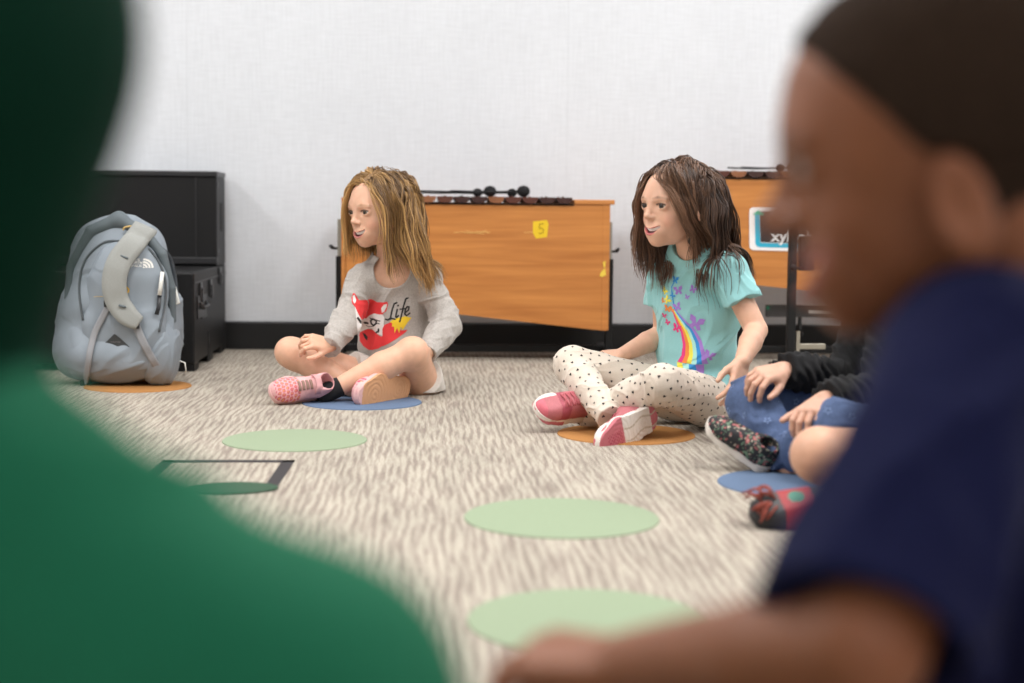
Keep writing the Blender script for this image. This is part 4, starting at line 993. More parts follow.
def kid_shorts():
    F = Figure('child with bare knee and black-and-red shoe, mostly hidden behind the boy in navy', G(930, 500), M_SKIN, .0024); g = F.body
    H = Head(P(950, 190, 2.52), (-.80, .55, -.03), sc=.97, smile=.4, openm=.3)
    pel = P(950, 452, 2.62); che = P(950, 340, 2.60); nek = P(950, 262, 2.58)
    SR = P(955, 290, 2.70); SL = P(935, 294, 2.50); HR = P(940, 455, 2.68); HL = P(930, 462, 2.56)
    KR = P(905, 462, 2.70); KL = P(819, 455, 2.42); AR = P(850, 500, 2.385); AL = P(905, 502, 2.56)
    ER = P(930, 415, 2.66); EL = P(935, 400, 2.42); WR = P(912, 446, 2.66); WL = P(880, 445, 2.40)
    simple_torso(F, pel, che, nek, SL, SR, HL, HR); H.build(g, nek - V(0, 0, .01), .030)
    for S, E_, W_ in ((SR, ER, WR), (SL, EL, WL)): g.chain([S, E_, W_], [.029, .0245, .017], .010)
    legs(F, ((HR, KR, AR), (HL, KL, AL)), (.06, .046, .040, .024))
    hand(g, WR, KR - WR, V(0, 0, 1), -1); hand(g, WL, KL - WL, V(0, 0, 1), 1)
    F.finish(H, (.64, .36, .24), LIP1, (.05, .03, .02), M_SKIN); H.eyes(F.b); H.teeth(F.b)
    sh = Sdf(); hl = nrm(HL - HR); sh.ell(pel, (.112, .090, .076), np.stack([hl, np.cross(EZ, hl), EZ], 1), .02)
    for Hh, K in ((HR, KR), (HL, KL)):
        c = Sdf(); e = Hh + (K - Hh) * .5; c.cone(Hh, e + (K - Hh) * .2, .070, .068, .02); c.cut(e, K - Hh, .003); sh.grp(c, .012)
    sh.disp(folds(.005, 20, (1, 0, 0), 3)); sh.cut(V(0, 0, .006), (0, 0, -1), .001)
    v, q = sh.mesh(.003); npmesh('shorts', v, q, mat('dark_cotton', hexc(40, 44, 60), .9, noise=.1, nscale=200), F.t)
    sg = Sdf(); torso(sg, pel, che, nek, SL, SR, HL, HR, w=1.05, off=.012)
    for S, E_ in ((SR, ER), (SL, EL)):
        a = Sdf(); en = S + (E_ - S) * .7; a.cone(S, E_, .044, .046, .01); a.cut(en, E_ - S, .003); sg.grp(a, .012)
    sg.cut(pel - V(0, 0, .055), (0, 0, -1), .006); sg.disp(folds(.007, 12, (0, 0, 1), 2)); sg.cone(nek + V(0, 0, .005), nek + V(0, 0, .08), .036, .05, .004, 's')
    v, q = sg.mesh(.003); npmesh('t_shirt', v, q, mat('dark_jersey', hexc(44, 48, 66), .9, noise=.1, nscale=200), F.t)
    def upc(q):
        n = len(q); c = np.tile(np.array([.012, .012, .014]), (n, 1)); c[(q[:, 0] < .142) & (q[:, 0] > .095)] = (.32, .012, .015)
        c[np.hypot(q[:, 0] - .118, q[:, 1]) < .011] = (.03, .18, .12); c[np.abs(q[:, 0] - .145) < .004] = (.02, .02, .02); return c
    M_S = mat('black_red_canvas', attr='Col', rough=.5); M_W = mat('black_rubber_sole', hexc(40, 40, 42), .5)
    # tread-side rim pale
    shoe(P(858, 519, 2.36), nrm(V(-.95, -.26, .02)), nrm(V(-.0, -.55, .82)), .205, True, F.t, M_S, M_W, upc, None, vs=.0024, lace='fringe', m_lace=mat('rust_ribbon_lace', hexc(140, 60, 44), .7))
    shoe(P(925, 508, 2.60), nrm(V(-.5, -.86, .0)), nrm(V(-.3, .1, .9)), .205, False, F.t, M_S, M_W, upc, None, vs=.003)
    cap = Sdf(); cap.ell(H.W(-.014, 0, .030), V(.096, .078, .077) * H.sc, H.R, .01); cap.cut(H.W(.050, 0, .05), H.R @ nrm(V(.8, 0, -.6)), .006); cap.cut(H.W(0, 0, -.055), H.R @ V(0, 0, -1), .006)
    cap.disp(lambda p: (.003 * vnoise(p, 90, 4)).astype(np.float32)); v, q = cap.mesh(.003); npmesh('hair', v, q, mat('short_black_hair', hexc(30, 24, 20), .8, noise=.3, nscale=300), F.t)
SKB = (.250, .090, .041)
def boy():
    F = Figure('boy in navy t-shirt with short cropped hair, close to the camera at right', (.40, .97), M_SKIN_D, .0026); g = F.body
    H = Head(P(934, 147, .895), (-.947, .20, -.19), up=V(0, 0, 1), sc=1.10, smile=1.2, openm=1.5, lips=1.7, nose=1.35, earbig=1.0, earz=-.027, earx=.008)
    pel = P(1075, 815, 1.00); che = P(1035, 520, .95); nek = P(1000, 345, .925)
    SL = P(985, 355, .825); SR = P(1030, 345, 1.06); HL = V(.36, .92, .085); HR = V(.38, 1.07, .085)
    EL = P(862, 650, .715); WL = P(632, 668, .84); ER = P(905, 640, 1.12); WR = P(730, 650, 1.10)
    KL = P(612, 728, .90); KR = P(690, 700, 1.20); AL = V(.19, 1.05, .06); AR = V(.26, .93, .05)
    B = simple_torso(F, pel, che, nek, SL, SR, HL, HR, w=1.12, dep=1.12); H.build(g, nek - V(0, 0, .01), .040)
    for S, E_, W_ in ((SR, ER, WR), (SL, EL, WL)): g.chain([S, E_, E_ * .6 + W_ * .4, W_], [.036, .031, .031, .022], .010)
    legs(F, ((HR, KR, AR), (HL, KL, AL)), (.068, .050, .046, .028))
    hand(g, WL, P(535, 655, .88) - WL, V(.0, -.2, 1), 1, curls=(.5, .6, .4), sc=1.12); hand(g, WR, P(640, 665, 1.12) - WR, V(0, .0, 1), -1, curls=(.5, .6, .4), sc=1.12)
    F.finish(H, SKB, (.36, .12, .09), (.012, .008, .006), M_SKIN_D, blush=.1); H.eyes(F.b, iris=(.03, .015, .01)); H.teeth(F.b)
    cap = Sdf(); cap.grp(H.core(), .003); cap.disp(lambda p: np.full(len(p), -.0042 * 1.1, np.float32)); cap.cut(H.W(.014, 0, .002), H.R @ nrm(V(.80, 0, -.60)), .006); cap.cut(H.W(-.05, 0, -.058), H.R @ nrm(V(.0, 0, -1)), .01)
    for sg_ in (-1, 1): cap.ell(H.W(.002, sg_ * .07, -.036), V(.022, .02, .032) * H.sc, H.R, .004, 's')
    cap.disp(lambda p: (.0012 * vnoise(p, 260, 4)).astype(np.float32)); v, q = cap.mesh(.0026); npmesh('hair', v, q, mat('cropped_black_hair', hexc(50, 38, 30), .95, spec=.1, noise=.35, nscale=350, bump=.6, bscale=500), F.t)
    M_N = mat('navy_jersey', hexc(17, 21, 58), .9, noise=.05, nscale=300, spec=.2)
    sg = Sdf(); torso(sg, pel - V(0, 0, .01), che, nek, SL, SR, HL, HR, w=1.18, dep=1.18, off=.012)
    for S, E_ in ((SR, ER), (SL, EL)):
        a = Sdf(); en = S + (E_ - S) * .94; ax = nrm(E_ - S); a.cone(S, en + ax * .04, .050, .054, .01); a.cut(en, ax + V(-.02, 0, 0), .003); a.cone(S * .5 + en * .5, en + ax * .06, .036, .048, .003, 's')
        a.disp(folds(.006, 14, ax, 5)); sg.grp(a, .02)
    sg.cut(V(0, 0, .03), (0, 0, -1), .004); sg.disp(folds(.007, 10, (0, 0, 1), 2)); sg.cone(nek + V(-.01, 0, .012), nek + V(-.03, 0, .10), .046, .06, .004, 's')
    v, q = sg.mesh(.003); npmesh('t_shirt', v, q, M_N, F.t)
    sh = Sdf(); hl = nrm(HL - HR); sh.ell((HL + HR) / 2, (.125, .105, .082), np.stack([hl, np.cross(EZ, hl), EZ], 1), .02)
    for Hh, K in ((HR, KR), (HL, KL)):
        c = Sdf(); e = Hh + (K - Hh) * .62; c.cone(Hh, e + (K - Hh) * .2, .080, .070, .02); c.cut(e, K - Hh, .003); sh.grp(c, .012)
    sh.cut(V(0, 0, .006), (0, 0, -1), .001); sh.disp(folds(.006, 14, (1, 0, 0), 3)); v, q = sh.mesh(.004); npmesh('shorts', v, q, mat('black_sport_cloth', hexc(20, 21, 26), .8), F.t)
    M_U = mat('grey_shoe_upper', hexc(120, 120, 124), .7)
    shoe(V(.17, 1.09, .035), nrm(V(-.5, .8, 0)), nrm(V(.5, .35, .6)), .205, False, F.t, M_U, mat('white_shoe_sole', hexc(210, 210, 210), .6), None, None, vs=.004)
    shoe(V(.25, .885, .035), nrm(V(-.85, -.4, 0)), nrm(V(.3, -.55, .6)), .205, True, F.t, M_U, bpy.data.materials['white_shoe_sole'], None, None, vs=.004)
def green():
    F = Figure('person in green top and hood coloured darker for shade, out of focus at the left edge', (-.23, .56), M_SKIN, .004); g = F.body
    Y = .52; H = Head(P(-130, 30, Y), (.35, .93, -.05), sc=.92, smile=.6, openm=.4)
    nek = P(-135, 455, Y); SR = P(290, 724, Y - .02); SL = P(-520, 640, Y); che = P(-140, 900, Y + .01); pel = V(-.225, .56, .09); HR = V(-.13, .58, .085); HL = V(-.30, .57, .085)
    ER = V(-.06, .56, .145); EL = V(-.43, .58, .15); WR = V(-.10, .74, .14); WL = V(-.36, .76, .14); KR = V(-.02, .80, .09); KL = V(-.44, .80, .09); AR = V(-.20, .86, .04); AL = V(-.22, .78, .05)
    simple_torso(F, pel, che, nek, SL, SR, HL, HR); H.build(g, nek - V(0, 0, .01), .034)
    for S, E_, W_ in ((SR, ER, WR), (SL, EL, WL)): g.chain([S, E_, W_], [.034, .028, .020], .010)
    legs(F, ((HR, KR, AR), (HL, KL, AL)), (.062, .046, .042, .028)); hand(g, WR, V(.1, .9, -.2), V(0, 0, 1), -1); hand(g, WL, V(0, .9, -.2), V(0, 0, 1), 1)
    F.finish(H, (.45, .26, .18), LIP1, (.03, .02, .015), M_SKIN); H.eyes(F.b); H.teeth(F.b)
    M_G = mat('green_jersey', hexc(24, 98, 70), .9, noise=.04, nscale=120, spec=.2)
    sg = Sdf(); torso(sg, pel, che, nek, SL, SR, HL, HR, w=1.12, dep=1.12, off=.016, k=.04)
    sg.cone(nek - V(0, 0, .006), SR, .046, .052, .05); sg.cone(nek - V(0, 0, .006), SL, .046, .052, .05)
    for S, E_, W_ in ((SR, ER, WR), (SL, EL, WL)): a = Sdf(); a.chain([S, E_, W_], [.052, .046, .032], .010, kk=.01); a.cut(W_, W_ - E_, .003); sg.grp(a, .02)
    sg.cut(V(0, 0, .02), (0, 0, -1), .004); sg.disp(folds(.005, 9, (1, 0, .3), 2)); v, q = sg.mesh(.004); npmesh('top', v, q, M_G, F.t)
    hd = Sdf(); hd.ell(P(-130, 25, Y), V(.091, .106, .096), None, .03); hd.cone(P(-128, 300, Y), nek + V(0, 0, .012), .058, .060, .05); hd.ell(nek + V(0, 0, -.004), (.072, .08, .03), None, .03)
    hd.ell(H.W(.09, 0, -.02), V(.05, .055, .075), H.R, .006, 's'); hd.disp(folds(.004, 12, (0, 0, 1), 5)); v, q = hd.mesh(.004); npmesh('hood', v, q, mat('shaded_green_cloth', hexc(4, 42, 29), .95, spec=.1, noise=.05, nscale=120), F.t)  # hood green set darker than the top, shade put into its colour
    tr = Sdf(); tr.ell(pel, (.125, .105, .082), None, .02)
    for Hh, K, A in ((HR, KR, AR), (HL, KL, AL)): tr.chain([Hh, K, A], [.074, .056, .040], .01)
    tr.cut(V(0, 0, .004), (0, 0, -1), .001); v, q = tr.mesh(.005); npmesh('trousers', v, q, mat('dark_trouser_cloth', hexc(36, 40, 50), .9), F.t)
    M_U = mat('dark_shoe_upper', hexc(60, 60, 64), .7)
    shoe(AR + V(.02, -.03, -.005), nrm(V(-.3, .9, 0)), nrm(V(-.5, -.1, .8)), .2, True, F.t, M_U, M_U, None, None, vs=.005)
    shoe(AL + V(-.02, -.02, -.005), nrm(V(.3, .9, 0)), nrm(V(.5, -.1, .8)), .2, False, F.t, M_U, M_U, None, None, vs=.005)
if 'k3' in WHO: kid_jeans()
if 'k4' in WHO: kid_shorts()
if 'boy' in WHO: boy()
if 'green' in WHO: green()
# ------------------------------------------------------------------ xylophones
def wood(name, c0, c1, sc=(1.5, 1, 26), rough=.42):
    m = bpy.data.materials.new(name); m.use_nodes = True; nt = m.node_tree; N = nt.nodes; L = nt.links; b = N['Principled BSDF']; b.inputs['Roughness'].default_value = rough
    tc = N.new('ShaderNodeTexCoord'); mp = N.new('ShaderNodeMapping'); mp.inputs['Scale'].default_value = sc; L.new(tc.outputs['Object'], mp.inputs[0])
    t = N.new('ShaderNodeTexNoise'); t.inputs['Scale'].default_value = 1.6; t.inputs['Detail'].default_value = 5; t.inputs['Distortion'].default_value = .6; L.new(mp.outputs[0], t.inputs[0])
    r = N.new('ShaderNodeValToRGB'); r.color_ramp.elements[0].position = .3; r.color_ramp.elements[1].position = .7; r.color_ramp.elements[0].color = c0; r.color_ramp.elements[1].color = c1
    L.new(t.outputs['Fac'], r.inputs[0]); L.new(r.outputs[0], b.inputs['Base Color']); return m
W_BOX = wood('honey_wood_veneer', hexc(172, 106, 48), hexc(200, 132, 66))
W_RAIL = wood('rail_wood', hexc(182, 116, 58), hexc(202, 136, 74))
BARC = [wood('rosewood_bar_%s' % n, a, b, (6, 1, 40), .35) for n, a, b in (('tan', hexc(124, 78, 50), hexc(142, 92, 60)), ('brown', hexc(78, 44, 32), hexc(94, 54, 40)), ('dark', hexc(50, 28, 25), hexc(64, 36, 30)), ('red', hexc(74, 38, 30), hexc(92, 50, 38)))]
M_FELTB = mat('black_felt', hexc(18, 17, 17), .95); M_MAL = mat('black_yarn_head', hexc(22, 22, 24), .95, bump=.8, bscale=300)
M_STEEL = mat('grey_steel_inset', hexc(150, 147, 136), .4, metal=.4); M_CHR = mat('dull_chrome', hexc(176, 172, 160), .3, metal=.9)
def base_thing(name, label, cat, x, y, group=None): return thing(name, label, cat, R(x, y, 0), group, TH)
def xylophone(label, tl, tr, br, bl, yf, bars, rail_from, legx, barcol, depth=.27):
    """pixel corners of the front panel on the room plane y=yf"""
    p = [PR(*c, yf) for c in (tl, tr, br, bl)]; cx = (p[0][0] + p[1][0]) / 2
    t = base_thing('xylophone', label, 'xylophone', cx, yf + depth / 2); oy = yf + depth / 2
    lx = lambda x: x - cx
    x0, x1 = p[0][0], p[1][0]; zt = (p[0][2] + p[1][2]) / 2; zb0, zb1 = p[3][2], p[2][2]; h = depth / 2
    def rl(z): return z
    mb = MB(); mb.prism([(lx(x0), zt), (lx(x1), zt), (lx(x1), zb1), (lx(x0), zb0)], -h, -h + .014, axis=1); mb.build('front_panel', W_BOX, t)
    mb = MB(); mb.prism([(lx(x0), zt), (lx(x1), zt), (lx(x1), zb1), (lx(x0), zb0)], h - .014, h, axis=1); mb.build('back_panel', W_BOX, t)
    mb = MB(); mb.box((lx(x0) - .012, -h, zb0 + .004), (lx(x0) + .006, h, zt + .012), bev=.002); mb.build('end_panel', W_BOX, t)
    mb = MB(); mb.box((lx(x1) - .016, -h - .0015, zb1 + .002), (lx(x1) + .008, h, zt + .012), bev=.002); mb.build('end_panel', W_BOX, t)
    mb = MB(); mb.prism([(lx(x0), zb0 + .012), (lx(x1) - .014, zb1 + .012), (lx(x1) - .014, zb1 + .002), (lx(x0), zb0 + .002)], -h + .013, h - .013, axis=1); mb.build('bottom_panel', W_BOX, t)
    xr = PR(rail_from, tl[1], yf)[0]
    mb = MB(); mb.box((lx(xr), -h - .006, zt - .002), (lx(x1) + .022, h + .004, zt + .013), bev=.002); mb.build('end_rail', W_RAIL, t)
    for yy in (-h + .03, h - .04): mb = MB(); mb.box((lx(x0), yy - .008, zt - .012), (lx(xr) + .002, yy + .008, zt + .001)); mb.build('bar_support', M_FELTB, t)
    mb = MB(); mb.box((lx(x0), -h - .003, zt - .007), (lx(xr), -h + .012, zt - .001)); mb.build('felt_strip', M_FELTB, t)
    for i, (u, w) in enumerate(bars):
        c = PR(u, tl[1], yf - .012); hw = w / 2 / 1480 * 4.85; L0 = .012; n = 12; sh = .02 * i / max(1, len(bars)); zz = zt
        prof = [(-hw, .009), (-hw * .96, .003)] + [(hw * .96 * math.cos(math.pi + math.pi * k / n), .003 - .0125 * math.sin(math.pi * k / n)) for k in range(1, n)] + [(hw * .96, .003), (hw, .009), (hw * .97, .011), (-hw * .97, .011)]
        mb = MB(); mb.prism([(c[0] - cx + a, zz + .008 + b) for a, b in prof], -h - .014 + .0, h - .01 - sh, axis=1)
        for yy in (-h + .045, h - .055): mb.sphere((c[0] - cx, yy, zz + .0195), .004, n=8)
        mb.build('tone_bar', BARC[barcol[i % len(barcol)]], t)
    for k, (u, v, z0) in enumerate(legx):
        xx = PR(u, v, yf + .05)[0] - cx; zt2 = PR(u, v, yf + .05)[2]; zk = PR(u, v + 37, yf + .05)[2]
        mb = MB(); mb.box((xx - .0115, -h + .04, .03), (xx + .0115, -h + .07, zk), bev=.002); lg = mb.build('leg', M_BLACK, t)
        mb = MB(); mb.box((xx - .0065, -h + .046, zk - .03), (xx + .0065, -h + .060, zt2), bev=.001); mb.build('height_slide', M_STEEL, lg)
        sd = 1 if k else -1
        mb = MB(); mb.tube([(xx, -h + .055, zk + .025), (xx + sd * .026, -h + .055, zk + .025)], .004); mb.tube([(xx + sd * .022, -h + .04, zk + .028), (xx + sd * .03, -h + .068, zk + .032)], .006); mb.build('clamp_knob', M_BLACK, lg)
        mb = MB(); mb.box((xx - .0115, -h - .02, .018), (xx + .0115, h + .02, .040), bev=.003); mb.build('foot', M_BLACK, t)
        for yy in (-h - .01, h + .01):
            mb = MB(); mb.tube([(xx - .01, yy, .016), (xx + .01, yy, .016)], .016, 14); mb.build('caster', M_BLACK, t)
    xa = PR(*legx[0][:2], yf)[0] - cx; xb = PR(*legx[1][:2], yf)[0] - cx
    mb = MB(); mb.box((xa, -.012, .020), (xb, .012, .044), bev=.002); mb.build('cross_beam', M_BLACK, t)
    return t, cx, oy, h, zt
if 'xyl' in WHO:
    t1, cx1, oy1, h1, zt1 = xylophone('large orange-brown xylophone with trapezoid wooden box between the two girls', (345, 202.0), (608, 203.0), (605, 331), (345, 301.5), -.40,
        [(377 + 17.05 * i, 15.6) for i in range(12)], 574, ((339.5, 219, 0), (610.3, 222, 0)), [1, 2, 0, 0, 1, 2, 2, 0, 3, 3, 2, 2])
    t2, cx2, oy2, h2, zt2 = xylophone('orange-brown xylophone at right carrying a black and blue name sign', (697, 176.5), (905, 179), (905, 301), (697, 278.5), -.40,
        [(704 + 17.3 * i, 15.8) for i in range(10)], 875, ((694, 195, 0), (909, 199, 0)), [0, 3, 0, 2, 2, 0, 1, 0])
    def slab(name, t, cx, oy, yf, pts, m, dy=-.0006):
        mb = MB(); q = [PR(u, v, yf) for u, v in pts]; mb.prism([(a[0] - cx, a[2]) for a in q], yf - oy + dy, yf - oy + dy + .0005, axis=1); return mb.build(name, m, t)
    M_YS = mat('yellow_sticker_paper', hexc(226, 190, 30), .7); M_SC = mat('bare_scratched_wood', hexc(222, 178, 106), .8); M_YT = mat('yellow_paint_fleck', hexc(226, 196, 70), .7)
    st = slab('yellow_sticker', t1, cx1, oy1, -.40, [(533, 221.5), (547, 220), (548.5, 224), (547, 237), (536, 238.5), (533, 233)], M_YS)
    # a handwritten 5
    mb = MB(); pts = [(543.5, 223.8), (539.5, 224), (539.2, 228.5), (541.5, 227.8), (543.6, 229.8), (543, 232.6), (540.8, 233.8), (538.6, 232.8)]
    mb.tube([V(PR(u, v, -.40)[0] - cx1, -.40 - oy1 - .0012, PR(u, v, -.40)[2]) for u, v in pts], .0011, 6); mb.build('number', mat('ochre_ink', hexc(130, 92, 24), .8), st)
    for pts in ([(454, 232.6), (463, 232), (470, 233.2), (478, 231.6), (490, 232.4)], [(466, 230.8), (474, 232.6), (484, 234)], [(524, 232.4), (533, 232.2)], [(478, 233.4), (486, 230.6), (488, 233.6)]):
        sc = MB(); sc.tube([V(PR(u, v, -.40)[0] - cx1, -.40 - oy1 - .0002, PR(u, v, -.40)[2]) for u, v in pts], .0011, 5); sc.build('scratch', M_SC, t1)
    for pl in ([(601, 272), (605, 268), (606, 275), (602, 277), (599.5, 275.5)], [(603, 262), (605.5, 261), (605, 268), (603.5, 267)]): slab('paint_fleck', t1, cx1, oy1, -.40, pl, M_YT, dy=-.0022)
    # name sign
    yf = -.40; c0 = PR(750, 229, yf)
    W_ = lambda u, v: (PR(u, v, yf)[0] - cx2, PR(u, v, yf)[2])
    def rr(u0, v0, u1, v1, r, sk=.027):
        o = []
        for (cu, cv, a0) in ((u1 - r, v0 + r, -90), (u1 - r, v1 - r, 0), (u0 + r, v1 - r, 90), (u0 + r, v0 + r, 180)):
            for k in range(7):
                a = math.radians(a0 + 15 * k); uu = cu + r * math.cos(a); vv = cv + r * math.sin(a); o.append((uu, vv + (uu - u0) * sk))
        return o
    fy = yf - oy2
    mb = MB(); mb.prism([W_(u, v) for u, v in rr(749.3, 207.3, 858, 250, 4)], fy - .004, fy - .0003, axis=1); sg_ = mb.build('name_sign', mat('white_card', hexc(236, 232, 230), .5), t2)
    mb = MB(); cy = mat('sky_blue_card', hexc(40, 168, 198), .5); po = [(755, 213.5), (760, 213.5), (760, 242.6), (852, 245.1), (852, 249.6 - .6), (759, 247.2), (756.2, 246), (755, 243.5)]
    mb.prism([W_(u, v) for u, v in po], fy - .0046, fy - .0038, axis=1); mb.build('sign_band', cy, sg_)
    mb = MB(); mb.prism([W_(u, v) for u, v in [(752.5, 214.6), (758.3, 210.3), (765, 215.2)]], fy - .0052, fy - .0040, axis=1); mb.build('sign_arrow', mat('teal_card', hexc(40, 172, 140), .5), sg_)
    mb = MB(); mb.prism([W_(u, v) for u, v in [(760.3, 211.6), (852, 214), (852, 244.6), (760.3, 242.0)]], fy - .0046, fy - .0038, axis=1); mb.build('sign_face', mat('near_black_card', hexc(44, 36, 38), .5), sg_)
    cu = bpy.data.curves.new('sign_word', 'FONT'); cu.body = 'xylophone'; cu.size = .0535; cu.extrude = .0004; cu.offset = .0011; cu.space_character = 1.0
    to = bpy.data.objects.new('tmp', cu); COL.objects.link(to); dg = bpy.context.evaluated_depsgraph_get(); me = bpy.data.meshes.new_from_object(to.evaluated_get(dg)); bpy.data.objects.remove(to)
    wo = bpy.data.objects.new('sign_word', me); COL.objects.link(wo); me.materials.clear(); me.materials.append(mat('white_letter', hexc(240, 238, 236), .5)); wo.parent = sg_
    a = W_(771, 240.8); wo.location = (a[0], fy - .0050, a[1]); wo.rotation_euler = (math.pi / 2, math.radians(.4), 0)
    # mallets
    def mallet(hu, hv, tu, yy, r, label, tcx, group, zc):
        q = PR(hu, hv, yy); e = PR(tu, hv, yy); L_ = abs(q[0] - e[0]); t = thing('mallet', label, 'mallet', R(q[0], yy, zc), group, TH)
        mb = MB(); mb.sphere((0, 0, 0), r, n=16, sc=(1.15, 1, 1)); mb.build('head', M_MAL, t, smooth=True)
        mb = MB(); mb.tube([(-r * .5, 0, 0), (-L_ * .5, .004, -.003), (-L_, .008, -.001)], .0027, 8); mb.build('stick', M_BLACK, t, smooth=True)
    gm = 'mallets lying on the bars'
    zb = zt1 + .019
    mallet(477.5, 189, 398, -.270, .0145, 'small-headed black mallet, leftmost of four on the large xylophone', cx1, gm, zb + .0145)
    mallet(490, 189.5, 420, -.335, .0185, 'large-headed black mallet, second from left on the large xylophone', cx1, gm, zb + .0185)
    mallet(512, 191, 440, -.304, .0145, 'small-headed black mallet, second from right on the large xylophone', cx1, gm, zb + .0145)
    mallet(523.5, 190, 450, -.378, .0190, 'large-headed black mallet, rightmost of four on the large xylophone', cx1, gm, zb + .0190)
    zb = zt2 + .019
    mallet(781, 166, 728, -.345, .0135, 'black mallet on the right xylophone, left of the pair', cx2, gm, zb + .0135)
    mallet(794, 165, 742, -.30, .0170, 'black mallet on the right xylophone, right of the pair', cx2, gm, zb + .0170)
    # pole stand in front of the right xylophone
    yy = -.82; q = PR(792, 280, yy); t = base_thing('instrument_stand', 'black upright pole stand with clamp block in front of the right xylophone', 'stand', q[0], yy)
    Z = lambda u, v: PR(u, v, yy)[2]; X_ = lambda u, v: PR(u, v, yy)[0] - q[0]
    mb = MB(); mb.box((-.0125, -.0125, .022), (.0125, .0125, Z(792, 224)), bev=.003); mb.build('pole', M_BLACK, t)
    mb = MB(); mb.box((X_(800, 260), .0, Z(800, 270.5)), (X_(815, 260), .03, Z(800, 236)), bev=.002); mb.build('clamp_block', M_BLACK, t)
    mb = MB(); mb.sphere((0, -.016, Z(792, 267)), .0095); mb.tube([(0, -.014, Z(792, 267)), (X_(803, 268), .004, Z(803, 268))], .0028); mb.build('clamp_knob', M_BLACK, t)
    mb = MB(); mb.box((X_(797, 345), -.008, Z(810, 349)), (X_(825, 345), .008, Z(810, 343.5)), bev=.002); mb.box((X_(795.5, 345), -.01, Z(796, 356)), (X_(799, 345), .01, Z(796, 331))); mb.build('side_arm', M_CHR, t)
    mb = MB(); mb.tube([(X_(799.5, 330), 0, Z(796, 330)), (X_(799.5, 330), 0, Z(796, 317))], .006); mb.tube([(X_(801, 330), 0, Z(796, 336)), (X_(801, 330), 0, Z(796, 332))], .007); mb.build('bolt', M_BLACK, t)
    mb = MB(); mb.box((-.014, -.22, .0), (.014, .22, .024), bev=.003); mb.build('foot', M_BLACK, t)
    # low beam behind the stand
    yy = -.30; a = PR(766, 304.8, yy); b = PR(902, 306, yy); b0 = PR(766, 316.8, yy); tb = base_thing('low_stand', 'low dark grey stand with long flat top bar under the right xylophone', 'stand', (a[0] + b[0]) / 2, yy)
    cxm = (a[0] + b[0]) / 2; mb = MB(); mb.box((a[0] - cxm, -.012, b0[2]), (b[0] - cxm, .012, a[2]), bev=.002); mb.build('beam', mat('charcoal_bar', hexc(52, 50, 50), .5), tb)
    l0 = PR(808, 309.8, yy); l1 = PR(840, 313, yy); mb = MB(); mb.box((l0[0] - cxm, -.0128, l1[2]), (l1[0] - cxm, -.0119, l0[2])); mb.build('white_label', mat('white_tape', hexc(214, 212, 208), .6), tb)
    l0 = PR(765.5, 305.5, yy); l1 = PR(768.5, 309.5, yy); mb = MB(); mb.box((l0[0] - cxm, -.0132, l1[2]), (l1[0] - cxm, -.0119, l0[2])); mb.build('green_tab', mat('green_tape', hexc(20, 110, 80), .6), tb)
    for xx in (PR(791.5, 310, yy)[0] - cxm, b[0] - cxm - .02): mb = MB(); mb.box((xx - .010, -.010, 0), (xx + .010, .010, b0[2] + .003), bev=.002); mb.build('leg', M_BLACK, tb)

